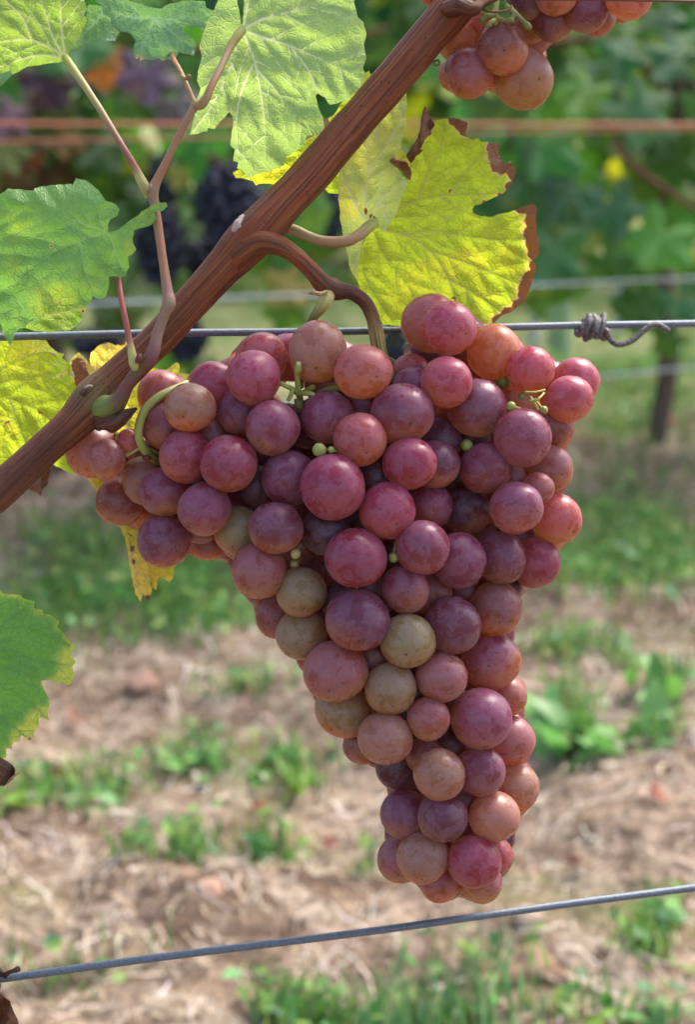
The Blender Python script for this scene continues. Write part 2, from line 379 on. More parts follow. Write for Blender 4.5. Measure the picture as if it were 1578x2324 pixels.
GREEN = [(0.07, .22, .05), (0.11, .29, .06), (0.07, .20, .08), (0.20, .36, .07), (0.28, .36, .11)]
pp = patch_points(700)
for i in range(1500):                                    # the strip of grass carries on beyond the frame
    x = random.uniform(-2.5, 2.5); y = 2.25+x*.27+random.gauss(0, .14)
    if abs(x) > .3*y: pp.append((x, y))
grass = strips('grass', len(pp), pp, lambda: random.uniform(.012, .045), lambda: random.uniform(.0007, .0016), lambda: jit(random.choice(GREEN), .3), M_grass, flat=False)
tag(grass, 'short green grass growing in patches along the vineyard alley', 'grass', kind='stuff')
gp = [(lambda g: (g.x, g.y))(G(random.gauss(950, 130), random.gauss(2325, 55))) for _ in range(230)]
tall = strips('tall_grass', len(gp), gp, lambda: random.uniform(.02, .055), lambda: random.uniform(.0008, .0016), lambda: jit(random.choice([(0.10, .27, .08), (0.16, .34, .10), (0.09, .24, .11), (0.3, .36, .16)]), .25), M_grass, flat=False, seg=4)
tag(tall, 'tuft of taller thin grass at the bottom edge below the wire', 'grass', kind='stuff')
# low broad leaves between the grass
V = []; Fs = []; CO = []; o = 0
for (x, y) in patch_points(190):
    z = gh(x, y)+random.uniform(.006, .03); a = random.uniform(0, 6.28); L = random.uniform(.006, .015); w = L*random.uniform(.25, .42); c = jit(random.choice(GREEN+[(0.12, .29, .10), (0.20, .36, .08)]), .3)
    up = random.uniform(-.2, .7); d = Vector((math.cos(a), math.sin(a), up))*L; s = Vector((-math.sin(a), math.cos(a), random.uniform(-.4, .4)))*w
    p = Vector((x, y, z)); V += [p-d*.5, p-d*.1+s, p+d*.3+s*.8+Vector((0,0,.002)), p+d*.55, p+d*.3-s*.8, p-d*.1-s]
    Fs.append(tuple(range(o, o+6))); CO += [(*c, 1)]*6; o += 6
gc = mesh_obj('ground_cover', V, Fs, M_grass, attrs={'Col': ('FLOAT_COLOR', CO)})
tag(gc, 'low broad-leaved green ground cover among the grass', 'ground cover', kind='stuff')

# weeds one can tell apart
M_weed = mat_simple('weed_leaf', (0, 0, 0), .45, .35, 60., trans=.35, objcol=True, dark=(0.02, .05, .015))
def blade_mesh(name, L, wd, curve):
    v = []; f = []; n = 6
    for k in range(n+1):
        s = k/n; w = wd*math.sin(math.pi*min(1, .08+s*.9))**.8*(1+.14*math.sin(s*19)); z = L*(s*curve*1.1-s*s*curve*.7)
        v += [(-w, L*s, z+.12*w), (0, L*s, z), (w, L*s, z+.12*w)]
    for k in range(n):
        a = 3*k; f += [(a, a+1, a+4, a+3), (a+1, a+2, a+5, a+4)]
    me = bpy.data.meshes.new(name); me.from_pydata(v, [], f); me.materials.append(M_weed)
    me.polygons.foreach_set('use_smooth', [True]*len(f)); return me
WB = [blade_mesh('weed_blade', 1, .20, .75), blade_mesh('weed_blade', 1, .19, .55), blade_mesh('weed_blade', 1, .10, 1.0)]
def weed(px, py, n, size, kind, col, label):
    g = G(px, py); g.z = float(ground_h(g.x, g.y))-.002
    e = empty('weed_plant', g, label, 'weed', 'weeds in the alley')
    for i in range(n):
        o = bpy.data.objects.new('leaf', WB[kind]); C.objects.link(o); o.parent = e
        a = i*2.4+random.uniform(-.3, .3); s = size*random.uniform(.25, .6)
        o.location = (random.gauss(0, size*.22), random.gauss(0, size*.15), 0)
        o.rotation_euler = (random.uniform(-.1, .9 if kind != 1 else .45), random.uniform(-.3, .3), a); o.scale = (s, s, s); o.color = (*jit(col, .3), 1)
g1, g2, g3 = (0.14, .34, .06), (0.15, .35, .085), (0.24, .42, .06)
weed(425,1975,26,.042,2,g1,'small round tuft of fine green leaves below the bunch tip level, left')
weed(600,1935,12,.050,0,g1,'green weed beside the red fallen leaf, left of the bunch tip')
weed(120,1850,14,.060,1,g2,'broad bluish-green weed near the left edge, above the round tuft')
weed(245,1810,12,.055,1,g2,'broad-leaved weed right of the bluish one, left of the bunch')
weed(40,1880,10,.05,0,g3,'yellow-green weed at the left edge')
weed(440,1765,12,.055,1,g2,'broad-leaved weed left of the narrowing bunch')
weed(560,1775,10,.045,0,g1,'dark green weed close to the left of the bunch')
weed(660,1770,12,.060,0,g3,'bright weed touching the bunch outline on its left')
weed(1310,1740,20,.115,0,g2,'tallest weed with an upright dark leaf right of the bunch')
weed(1250,1690,10,.07,1,g1,'broad weed leaves close beside the bunch on its right')
weed(1510,1640,10,.075,0,g1,'weed at the right edge beside the tall weed')
weed(1440,1770,8,.05,1,g2,'small weed low at the right under the tall weed')
weed(1480,2170,14,.05,1,g3,'bright green weed just below the lower wire at right')
weed(1290,2320,9,.055,1,g3,'broad yellow-green weed at the bottom edge right of the grass tuft')
weed(1450,2310,12,.06,0,g2,'weed with long pale leaves at the bottom edge near the corner')
weed(1560,2300,8,.05,1,g1,'weed in the bottom right corner')
weed(180,1300,16,.07,1,g2,'broad weed in the left grass strip under the yellow leaf tip')
weed(500,1400,16,.07,1,g2,'broad weed in the grass strip left of the bunch waist')
weed(1430,1520,8,.045,1,g1,'small weed on bare soil right of the bunch middle')

# fallen leaves and clods
M_fallen = mat_simple('fallen_leaf', (0, 0, 0), .75, .35, 80., trans=.15, objcol=True, dark=(0.06, .02, .01))
M_clod = mat_simple('soil_clod', (0, 0, 0), .95, .4, 90., objcol=True, bump=.8, dark=(0.1, .05, .03))
def fallen_mesh(seed):
    r = random.Random(seed); v = [(0, 0, .12)]; n = 22
    for k in range(n):
        a = 2*math.pi*k/n; R = .8+.25*math.cos(5*a+1)+r.uniform(-.1, .1); v.append((R*math.cos(a), R*math.sin(a)*.8, .18*math.sin(a*2+seed)+r.uniform(0, .22)))
    me = bpy.data.meshes.new('fallen_leaf'); me.from_pydata(v, [], [(0, 1+k, 1+(k+1) % n) for k in range(n)]); me.materials.append(M_fallen); return me
FM = [fallen_mesh(i) for i in range(3)]
def fallen(px, py, s, col, label):
    g = G(px, py); o = bpy.data.objects.new('fallen_leaf', random.choice(FM)); C.objects.link(o)
    o.location = (g.x, g.y, float(ground_h(g.x, g.y))+.010); o.rotation_euler = (random.gauss(.35, .25), random.gauss(0, .3), random.uniform(0, 6)); s *= .62; o.scale = (s, s, s); o.color = (*[v*.8 for v in col], 1)
    tag(o, label, 'fallen leaf', 'fallen leaves on the ground')
R1, R2, R3 = (0.32, .075, .05), (0.42, .22, .15), (0.27, .055, .04)
fallen(585,1840,.022,R1,'red fallen leaf on the straw beside the green weed left of the bunch')
fallen(1520,963,.022,(0.55,.12,.08),'small bright red fallen leaf at the foot of the distant trunk')
fallen(1490,1900,.019,(0.48,.15,.09),'rusty red fallen leaf right of the bunch tip')
fallen(430,2075,.013,R2,'pinkish curled fallen leaf in front of the straw, left of centre')
fallen(130,1785,.018,R1,'red-brown fallen leaf by the broad weed at left')
fallen(1310,2000,.014,R3,'dark red fallen leaf just right of the lowest grapes')
fallen(170,1650,.022,(0.33,.16,.1),'dull brown fallen leaf on bare soil at left')
fallen(750,1890,.013,R3,'small brown-red fallen leaf left of the lower grapes')
fallen(1275,1375,.022,R1,'orange-red fallen leaf at the edge of the grass right of the bunch')
fallen(1500,1500,.020,(0.50,.20,.14),'salmon fallen leaf on the soil ridge at right')
fallen(340,1690,.015,(0.13,.02,.03),'dark wine-coloured fallen leaf left of the bunch')
def clod(px, py, s, col, label):
    bm = bmesh.new(); bmesh.ops.create_icosphere(bm, subdivisions=3, radius=1); sd = random.uniform(0, 50)
    for v in bm.verts: v.co *= 1+.35*mnoise.noise(v.co*1.4+Vector((sd, 0, 0)))+.12*mnoise.noise(v.co*4+Vector((sd, 0, 0))); 
    for v in bm.verts: v.co.z *= .6; v.co.x *= 1.3
    me = bpy.data.meshes.new('clod'); bm.to_mesh(me); bm.free(); me.materials.append(M_clod); me.polygons.foreach_set('use_smooth', [True]*len(me.polygons))
    o = bpy.data.objects.new('clod', me); C.objects.link(o); g = G(px, py); o.location = (g.x, g.y, float(ground_h(g.x, g.y))+s*.2); o.scale = (s, s, s); o.color = (*col, 1); o.rotation_euler.z = random.uniform(0, 6)
    tag(o, label, 'clod', 'clods of soil')
clod(1210,2190,.014,(0.30,.19,.13),'large reddish clod below the lower wire right of centre')
clod(1250,2210,.011,(0.24,.14,.09),'darker clod against the large reddish one')
clod(1165,2215,.010,(0.28,.17,.11),'small clod left of the large reddish one below the wire')
clod(1200,2110,.011,(0.40,.30,.22),'pale pinkish clod just under the lower wire')
clod(480,2080,.009,(0.45,.28,.2),'pinkish clod beside the curled fallen leaf')
clod(320,1560,.014,(0.3,.18,.13),'brown lump on the soil ridge left of the bunch')

#@FAR
# ------------------------------------------------------------------ the next row of vines
def row_y(x): return 2.44 + .268*x                        # centre line of the next row
def far_leaf_mesh(seed):
    r = random.Random(seed); ring = []; n = 60
    for k in range(n):
        a = 2*math.pi*k/n - math.pi/2
        lob = .80+.16*math.cos(5*(a-math.pi/2))+.05*math.cos(3*a+seed)+ (.06 if k % 2 else -.03)+r.uniform(-.02, .02)
        d = abs((a+math.pi/2+math.pi) % (2*math.pi)-math.pi); lob *= min(1, .25+d*1.6)     # notch at the stalk
        ring.append((lob*math.cos(a), lob*math.sin(a)))
    v = [(0, 0, 0)]; f = []
    for s in (.35, .7, 1.0):
        for (x, y) in ring:
            rr = s*math.hypot(x, y); ang = math.atan2(y, x)
            z = .16*rr*math.cos(5*(ang-math.pi/2)+.3)*s - .22*rr*rr + .05*r.uniform(-1, 1)*s + .10*math.sin(3*ang+seed)*rr
            v.append((x*s, y*s, z))
    for k in range(n):
        k2 = (k+1) % n; f.append((0, 1+k, 1+k2))
        for j in (0, 1): f.append((1+j*n+k, 1+(j+1)*n+k, 1+(j+1)*n+k2, 1+j*n+k2))
    me = bpy.data.meshes.new('far_leaf'); me.from_pydata(v, [], f); me.polygons.foreach_set('use_smooth', [True]*len(f)); return me
def mat_farleaf():
    t = NT('vine_leaf_far'); tc = t.n('TexCoord').outputs['Object']; c = t.n('ObjectInfo').outputs['Color']
    sx = t.n('SeparateXYZ'); t.set(sx.inputs[0], tc); rnd = t.n('ObjectInfo').outputs['Random']
    ang = t.math('ARCTAN2', sx.outputs[1], sx.outputs[0])
    vein = t.ramp(t.math('ABSOLUTE', t.math('SINE', t.math('ADD', t.math('MULTIPLY', ang, 2.5), .785))), .10, 0.0)
    off = t.n('VectorMath', operation='ADD'); t.set(off.inputs[0], tc); cb = t.n('CombineXYZ'); t.set(cb.inputs[0], t.math('MULTIPLY', rnd, 60.)); t.set(off.inputs[1], cb.outputs[0])
    nn = t.noise(off.outputs[0], 1.6, 4)
    col = t.mix(t.math('MULTIPLY', t.ramp(nn, .5, .7), .6), c, t.mix(.5, c, (0.26, .30, .03)))
    col = t.mix(t.math('MULTIPLY', vein, .5), col, (0.22, .32, .12))
    bs = t.n('BsdfPrincipled', {'Base Color': col, 'Roughness': .42, 'Specular IOR Level': .45, 'Normal': t.bump(t.noise(tc, 7., 4), .5, .05)})
    tr = t.n('BsdfTranslucent', {'Color': t.mix(1., col, (1.6, 1.5, .6), 'MULTIPLY')}); mx = t.n('MixShader', {0: .4})
    t.t.links.new(bs.outputs[0], mx.inputs[1]); t.t.links.new(tr.outputs[0], mx.inputs[2]); return t.done(mx.outputs[0])
M_farleaf = mat_farleaf()
FL = [far_leaf_mesh(i) for i in range(5)]
for m in FL: m.materials.append(M_farleaf)
FARG = [(0.05, .16, .045), (0.07, .20, .045), (0.085, .23, .05), (0.14, .29, .035), (0.05, .16, .06), (0.22, .33, .03)]
def add_far_leaf(parent, p, size, col, face=None, roll=None):
    o = bpy.data.objects.new('leaf', random.choice(FL)); C.objects.link(o); attach(o, parent)
    nrm = face or Vector((random.gauss(0, .6), -1+random.gauss(0, .35), random.gauss(.8, .5)))
    q = Vector(nrm).to_track_quat('Z', 'Y'); q = q @ Matrix.Rotation(roll if roll is not None else random.gauss(math.pi, .7), 3, 'Z').to_quaternion()
    o.location = p; o.rotation_mode = 'QUATERNION'; o.rotation_quaternion = q; s = size*.5; o.scale = (s, s, s); o.color = (*[min(.6, v*k_) for v, k_ in zip(jit(col, .5), (1.55, 1.45, 1.2))], 1)
    return o
TRUNK = (0.17, .135, .105)
def far_vine(x, trunk_dx, label, n, leafcols, zlo=.22):
    y = row_y(x); e = empty('grapevine', (x, y, 0), label, 'grapevine', 'vines of the next row')
    pts = catmull([(x+trunk_dx, y, -.02), (x+trunk_dx+.01, y-.01, .15), (x+trunk_dx-.012, y+.01, .32), (x+trunk_dx+.01, y, .46), (x+trunk_dx, y, .56)], 8)
    tube('trunk', pts, np.linspace(.016, .012, len(pts)), M_trunk, e, np.tile(TRUNK, (len(pts), 1)), seg=14, ridge=.12, lump=.3, seed=x*7)
    for s in (-1, 1):
        pts = catmull([(x+trunk_dx, y, .50), (x+trunk_dx+s*.1, y-.01, .58), (x+trunk_dx+s*.28, y-.03, .57), (x+trunk_dx+s*.45, y, .60)], 8)
        tube('cane', pts, np.linspace(.008, .004, len(pts)), M_trunk, e, np.tile((0.16, .085, .05), (len(pts), 1)), seg=8, seed=s)
    for k in range(5):
        sx = x+random.uniform(-.42, .42); pts = catmull([(sx, row_y(sx), .56), (sx+random.gauss(0, .04), row_y(sx)+random.gauss(0, .04), .9), (sx+random.gauss(0, .08), row_y(sx)+random.gauss(0, .05), 1.35)], 6)
        tube('shoot', pts, np.linspace(.004, .0025, len(pts)), M_trunk, e, np.tile((0.17, .10, .05), (len(pts), 1)), seg=6)
    for i in range(n):
        lx = x+random.uniform(-.46, .46); lz = random.uniform(zlo, 1.35) if random.random() < .28 else random.uniform(zlo, .78)
        th = .10+.13*min(1, (lz-.1)*2)
        p = Vector((lx, row_y(lx)+random.gauss(0, th*.6), lz))
        if not leaf_ok(p): continue
        add_far_leaf(e, p, random.uniform(.075, .135), random.choice(leafcols))
    return e
def proj(p):
    v = Vector(p)-Vector((0, 0, CAM_H)); d = v.y*cp-v.z*sp; return CX+F*v.x/d, CY-F*(v.y*sp+v.z*cp)/d
def leaf_ok(p):                                            # openings under the canopy that the photograph shows
    px, py = proj(p)
    if px < -60 or px > 1640: return True
    if px < 430: return py < 760
    if px < 900: return py < 730
    if px < 1225: return py < 640
    if px < 1420: return py < 575
    return py < 815
vines = [far_vine(-1.45, .0, 'vine far out to the left in the next row', 60, FARG),
         far_vine(-.50, .10, 'vine at left in the next row hung with blue-black grapes', 250, FARG[:3]+[(0.10, .17, .03)]),
         far_vine(.47, .0, 'leafy green vine with a dark trunk at right in the next row', 290, FARG),
         far_vine(1.42, .0, 'vine far out to the right in the next row', 60, FARG)]
# single leaves of the next row that stand out
SPECIAL = [(335,165,150,2.02,(0.075,.045,.085),1),(110,185,150,2.05,(0.04,.022,.045),1),(20,265,110,2.0,(0.09,.07,.10),1),(400,235,130,2.0,(0.09,.065,.10),1),(40,360,110,2.1,(0.12,.05,.015),1),(120,400,120,2.14,(0.10,.045,.015),1),(30,430,110,2.12,(0.09,.05,.012),1),(150,320,90,2.12,(0.16,.10,.02),1),(170,250,110,2.2,(0.03,.09,.03),1),
           (235,150,110,2.1,(0.30,.12,.04),1),(215,170,120,2.15,(0.05,.17,.09),1),(230,330,130,2.14,(0.07,.20,.08),1),(660,645,120,2.2,(0.42,.40,.12),1),(705,480,110,2.2,(0.12,.30,.06),1),(640,300,90,2.2,(0.08,.2,.05),1),(450,860,120,2.5,(0.09,.26,.08),1),(390,800,120,2.5,(0.10,.26,.06),1),
           (300,350,100,2.2,(0.2,.3,.04),1),(405,400,70,2.2,(0.25,.36,.05),1),
           (1060,330,190,2.2,(0.045,.16,.07),2),(1230,330,190,2.25,(0.05,.17,.065),2),(960,120,150,2.2,(0.05,.17,.06),2),(880,90,150,2.25,(0.05,.18,.07),2),(1300,440,170,2.25,(0.04,.15,.07),2),(1250,560,190,2.3,(0.035,.12,.05),2),(1390,470,150,2.2,(0.05,.18,.085),2),(1500,540,170,2.2,(0.10,.27,.07),2),
           (1400,130,130,2.15,(0.06,.2,.10),2),(1460,250,170,2.25,(0.06,.19,.09),2),(1540,130,150,2.25,(0.05,.17,.09),2),(1500,40,110,2.1,(0.07,.22,.11),2),(1330,210,130,2.25,(0.10,.24,.06),2),(1290,640,120,2.3,(0.14,.28,.02),2),(1555,690,110,2.35,(0.05,.18,.08),2),(1450,700,120,2.4,(0.05,.14,.04),2),(1520,770,90,2.42,(0.06,.17,.05),2),(1180,470,130,2.25,(0.07,.2,.05),2),(1450,600,130,2.4,(0.07,.2,.05),2),(1110,560,140,2.3,(0.05,.15,.05),2),(1375,590,110,2.4,(0.08,.22,.06),2)]
for (px, py, w, d, col, vi) in SPECIAL:
    add_far_leaf(vines[vi], W(px, py, d), w*1.15*d/F, col, Vector((random.gauss(0, .35), -1, random.gauss(.75, .25))))
# a cane that crosses the gap at right and one behind the blue grapes
for pts, vi in (([(1390,320,2.2,16,(0.22,.11,.06)),(1450,385,2.2,15,(0.22,.11,.06)),(1590,480,2.25,14,(0.2,.1,.06))], 2), ([(470,350,2.15,14,(0.2,.1,.06)),(560,420,2.15,12,(0.2,.1,.06)),(640,560,2.2,12,(0.18,.09,.06))], 1), ([(700,520,2.3,14,(0.25,.11,.08)),(690,640,2.3,14,(0.25,.11,.08))], 1)):
    ptube('cane', pts, M_trunk, vines[vi], seg=8)

# blue-black bunches in the next row
def sphere_mesh(name, u, v, mat, dimple=False, seed=0):
    bm = bmesh.new(); bmesh.ops.create_uvsphere(bm, u_segments=u, v_segments=v, radius=1)
    if dimple:
        for q in bm.verts:
            r = math.hypot(q.co.x, q.co.y)
            q.co *= 1+.055*mnoise.noise(q.co*.9+Vector((seed*9., 3, 1)))
            if q.co.z > 0: q.co.z -= .045*math.exp(-(r/.16)**2)
            else: q.co.z += .06*math.exp(-(r/.2)**2)
    me = bpy.data.meshes.new(name); bm.to_mesh(me); bm.free(); me.polygons.foreach_set('use_smooth', [True]*len(me.polygons))
    if mat: me.materials.append(mat)
    return me
M_blue = mat_simple('blue_black_grape', (0, 0, 0), .55, .55, 2.5, objcol=True, dark=(0.012, .012, .022), bump=0)
S_blue = sphere_mesh('blue_grape', 16, 10, M_blue)
def blue_bunch(px, py, w, h, d, label):
    e = empty('grape_bunch', W(px, py-h*.5, d), label, 'grapes', 'blue-black bunches in the next row')
    pl = []; tries = 0; k = d/F
    while len(pl) < 400 and tries < 5000:
        tries += 1; a = random.uniform(-1, 1); s = math.sqrt(max(0, 1-a*a*.75))*(1-.3*max(0, a)); th = random.uniform(0, 6.28); r = random.uniform(.6, 1)
        p = (px+w*.5*s*r*math.cos(th), py+h*.5*a, d-w*.5*s*r*math.sin(th)*k)
        v = W(*p)
        if all((v-u).length > .0135 for u in pl): pl.append(v)
    for v in pl:
        o = bpy.data.objects.new('grape', S_blue); C.objects.link(o); attach(o, e); s = random.uniform(.0072, .0088); o.location = v; o.scale = (s, s, s*1.05)
        b = random.uniform(.5, 1.3); o.color = (.013*b, .019*b, .046*b, 1)
    ptube('stem', [(px, py-h*.75, d, 8, (0.12, .12, .05)), (px+3, py-h*.5, d, 7, (0.12, .12, .05)), (px, py+h*.3, d, 5, (0.1, .1, .05))], M_shoot, e, seg=6)
blue_bunch(520,470,150,190,2.16,'largest blue-black bunch behind the cane in the next row')
blue_bunch(365,560,110,170,2.20,'lower left blue-black bunch behind the thin shoot')
blue_bunch(372,420,75,100,2.22,'small blue-black bunch just behind the fork of the shoot')
blue_bunch(470,595,110,90,2.26,'blue-black bunch under the largest one')
blue_bunch(745,480,80,110,2.26,'blue-black bunch peeping between the cane and the yellow leaf')
blue_bunch(420,770,100,90,2.30,'low blue-black bunch behind the front wire')
blue_bunch(225,790,120,70,2.25,'low blue-black bunch left of the cane')
blue_bunch(900,790,60,120,2.3,'blue-black bunch behind the stalk of the pink bunch')

# wires of the next row
def wire(name, p0, p1, w, mat, label, cat='wire', group=None, ext=6.0, sag=0.0):
    a = W(*p0); b = W(*p1); dv = b-a; L = dv.length; n = 160
    ts = np.linspace(-ext/L, 1+ext/L, n) if ext else np.linspace(0, 1, n)
    P = np.array([a+dv*t+Vector((0, 0, .35*w*mnoise.noise((t*L*14, w*900, 3.)))) for t in ts]); R = np.full(n, w*.5)
    o = tube(name, P, R, mat, None, None, seg=14 if w > .002 else 10)
    return tag(o, label, cat, group)
wire('trellis_wire', (200,690,1.98), (1578,632,2.24), .0030, M_farwire, 'blurred grey wire of the next row level with the yellow leaf', 'wire', 'wires of the next row')
wire('trellis_wire', (1370,853,2.30), (1578,835,2.34), .0030, M_farwire, 'lowest blurred grey wire of the next row at right', 'wire', 'wires of the next row', 2.5)
for i, (ya, yb) in enumerate(((281, 283), (316, 293))):
    wire('twine', (300, ya, 1.92), (1578, yb, 2.05), (.0036, .0026)[i], M_twine, 'orange twine stretched across the background, %s strand' % ('upper', 'lower')[i], 'twine', 'orange twines of the next row', 4.0)
# vine shelter and stakes seen under the canopy at right
M_shelter = mat_simple('pale_green_plastic', (0.42, .60, .42), .5, .15, 20., trans=.35)
M_stake = mat_simple('grey_stake', (0.45, .47, .5), .7, .3, 40.)
def shelter(px, pytop, pybot, wpx, d, mat, name, label, cat, hollow):
    b = W(px, pybot, d); t_ = W(px, pytop, d); r = wpx*.5*d/F; n = 20; V = []; Fs = []
    h = t_.z-b.z
    prof = [(r, 0), (r*1.02, h*.3), (r*.98, h*.7), (r, h), (r*.88, h), (r*.86, h*.05)] if hollow else [(r, 0), (r, h*.96), (r*.6, h), (0.0001, h)]
    for (rr, z) in prof:
        for k in range(n): V.append((b.x+rr*math.cos(k*6.2832/n), b.y+rr*math.sin(k*6.2832/n), b.z+z))
    for j in range(len(prof)-1):
        for k in range(n): Fs.append((j*n+k, j*n+(k+1) % n, (j+1)*n+(k+1) % n, (j+1)*n+k))
    tag(mesh_obj(name, V, Fs, mat), label, cat)
shelter(1268, 640, 815, 52, 3.3, M_shelter, 'vine_shelter', 'pale green plastic vine shelter standing behind the next row', 'vine shelter', True)
shelter(1213, 690, 800, 22, 3.4, M_stake, 'stake', 'slim grey stake left of the pale green shelter', 'stake', False)
shelter(1405, 635, 770, 24, 3.5, M_stake, 'stake', 'slim grey stake right of the pale green shelter', 'stake', False)
# rows farther back: one mass of foliage each
def mass_row(y0, n, zlo, zhi, label, half):
    V = []; Fs = []; CO = []; o = 0
    base = [(math.cos(a)*r, math.sin(a)*r) for a, r in [(k*2*math.pi/9, .75+.25*(k % 2)) for k in range(9)]]
    for i in range(n):
        x = random.uniform(-half, half); y = y0+.268*x+random.gauss(0, .16); z = zlo+(zhi-zlo)*random.random()**.8
        if z < .25 and x > .25 and random.random() < .8: continue
        nn = Vector((random.gauss(0, .6), -1+random.gauss(0, .5), random.gauss(.4, .5))).normalized(); a = nn.orthogonal().normalized(); b = nn.cross(a); s = random.uniform(.05, .085)
        for (u, v) in base:
            q = Vector((x, y, z))+a*u*s+b*v*s - nn*(u*u+v*v)*s*.25; V.append(q)
        V.append(Vector((x, y, z))); c = jit(random.choice(FARG+[(0.12, .2, .03)]), .3); CO += [(*c, 1)]*10
        for k in range(9): Fs.append((o+9, o+k, o+(k+1) % 9))
        o += 10
    ob = mesh_obj('vine_foliage', V, Fs, M_grass, attrs={'Col': ('FLOAT_COLOR', CO)}); tag(ob, label, 'foliage', kind='stuff')
mass_row(4.5, 5200, .02, 1.6, 'mass of vine leaves in the second row back', 4.0)
mass_row(6.6, 4500, .25, 1.7, 'mass of vine leaves in the third row back', 6.0)
for i, x in enumerate((-1.3, -.35, .62, 1.6)):
    pts = catmull([(x, 4.5+.268*x, -.02), (x+.02, 4.5+.268*x, .3), (x-.01, 4.5+.268*x, .7)], 6)
    e = empty('grapevine', (x, 4.5+.268*x, 0), ('left-hand','bunch-side','right-hand','outer right')[i]+' bare-legged vine of the second row back', 'grapevine', 'vines of the second row back')
    tube('trunk', pts, np.linspace(.024, .018, len(pts)), M_trunk, e, np.tile(TRUNK, (len(pts), 1)), seg=10, lump=.3, ridge=.1, seed=i)
#@FRONT
# ------------------------------------------------------------------ the vine in front
vine = empty('grapevine', (-.17, .42, 0), 'vine in front with a thick reddish-brown cane crossing the picture diagonally', 'grapevine')
BR = (0.26, .072, .022); BR2 = (0.21, .062, .021); BRD = (0.15, .046, .019)
ptube('cane', [(-620,1560,.452,110,BRD),(-350,1385,.462,104,BRD),(-120,1205,.474,88,BRD),(0,1111,.480,84,BRD),(104,1016,.483,78,BRD),(160,965,.484,80,BR2),(192,933,.485,94,(0.20,.085,.032)),(212,912,.4852,102,(0.19,.13,.045)),(234,889,.4857,98,(0.20,.11,.04)),(275,848,.486,82,BR2),(362,766,.487,78,BR2),(440,680,.488,80,BR),(500,615,.488,86,BR),(550,560,.488,102,BR),(590,520,.488,104,BR),(640,465,.488,93,BR),(700,403,.489,90,BR),(800,285,.490,88,BR),(900,170,.491,86,BR),(980,75,.492,86,BR),(1030,18,.493,92,BR),(1080,-40,.494,84,BR),(1200,-190,.497,82,BR),(1400,-420,.50,78,BR)], M_cane, vine, n=14, seg=84, ridge=.024, lump=.05, seed=2)
pts = catmull([(-.17, .42, -.02), (-.172, .425, .15), (-.165, .42, .30), (-.155, .425, .385), (-.162, .43, .42)], 8)
tube('trunk', pts, np.linspace(.019, .013, len(pts)), M_trunk, vine, np.tile(TRUNK, (len(pts), 1)), seg=20, ridge=.12, lump=.3, seed=4)
# old wood and bud at the node, branch towards the second bunch
GRN = (0.20, .26, .055); PUR = (0.18, .065, .05); TAN = (0.36, .24, .10); PINK = (0.38, .19, .10); YEL = (0.52, .47, .16); RED = (0.36, .09, .075); LIME = (0.36, .38, .09)
ptube('bud_scale', [(215,950,.4845,40,BRD),(240,958,.4795,38,(0.1,.04,.02)),(266,955,.4755,36,(0.13,.05,.03)),(284,944,.474,24,(0.12,.045,.035)),(296,936,.4735,14,(0.07,.025,.02)),(310,926,.473,5,(0.05,.02,.015))], M_cane, vine, seg=24, lump=.55, ridge=.15, seed=9)
ptube('bud_scale', [(196,900,.483,26,BRD),(194,890,.480,24,(0.16,.08,.05)),(200,880,.4795,16,(0.3,.22,.16)),(210,876,.480,5,(0.4,.33,.26))], M_cane, vine, seg=16, lump=.7, ridge=.2, seed=19)
ptube('bark_flake', [(530,525,.480,10,(0.5,.42,.34)),(540,505,.479,16,(0.55,.47,.4)),(552,488,.480,6,(0.5,.42,.34))], M_shoot, vine, seg=8, lump=.8, seed=29)
ptube('branch', [(1020,20,.488,44,BR),(1050,12,.482,44,BRD),(1075,20,.480,34,BRD),(1095,8,.481,22,BRD),(1130,-8,.483,16,BRD),(1180,-40,.486,14,BRD)], M_cane, vine, seg=24, ridge=.05, lump=.12, seed=12)
ptube('tendril', [(985,140,.485,4,BRD),(996,136,.484,4,BRD),(997,146,.483,4,BRD),(988,148,.483,3.5,BRD),(983,141,.484,3,BRD)], M_cane, vine, seg=6)
ptube('tendril', [(1095,20,.482,6,(0.22,.08,.04)),(1110,26,.480,6,(0.22,.08,.04)),(1135,27,.480,6,(0.2,.08,.04)),(1155,22,.481,5,(0.2,.08,.04)),(1163,12,.482,5,(0.2,.08,.04))], M_cane, vine, seg=8)
# the thin shoot
ptube('shoot', [(205,922,.4870,70,(0.16,.15,.05)),(226,924,.4835,66,(0.17,.20,.05)),(246,925,.4790,56,GRN),(262,917,.4755,46,(0.17,.19,.055)),(274,903,.4735,36,(0.15,.09,.055)),(292,870,.472,29,PUR),(315,838,.471,30,(0.16,.10,.06)),(335,822,.470,34,PUR),(348,795,.470,30,(0.22,.10,.09)),(358,755,.471,25,(0.28,.16,.11)),(372,715,.471,25,(0.3,.19,.12)),(383,688,.471,31,(0.32,.2,.13)),(380,662,.472,26,(0.33,.17,.14)),(373,615,.473,21,PINK),(365,560,.474,20,PINK),(357,505,.475,21,PINK),(350,462,.476,22,(0.34,.18,.13)),(346,435,.476,28,(0.34,.22,.13)),(357,408,.476,21,PINK),(380,360,.476,17,PINK),(410,300,.477,17,PINK),(432,258,.477,18,(0.36,.22,.13)),(444,238,.477,22,TAN)], M_shoot, vine, n=7, seg=18, lump=.05)
ptube('shoot', [(446,242,.477,18,TAN),(436,224,.478,14,TAN),(427,200,.479,11,TAN),(415,175,.481,12,TAN),(403,150,.484,11,PINK),(394,135,.492,11,PINK),(376,90,.503,9,(0.3,.3,.1)),(352,45,.4995,8,(0.3,.34,.12))], M_shoot, vine, seg=12)
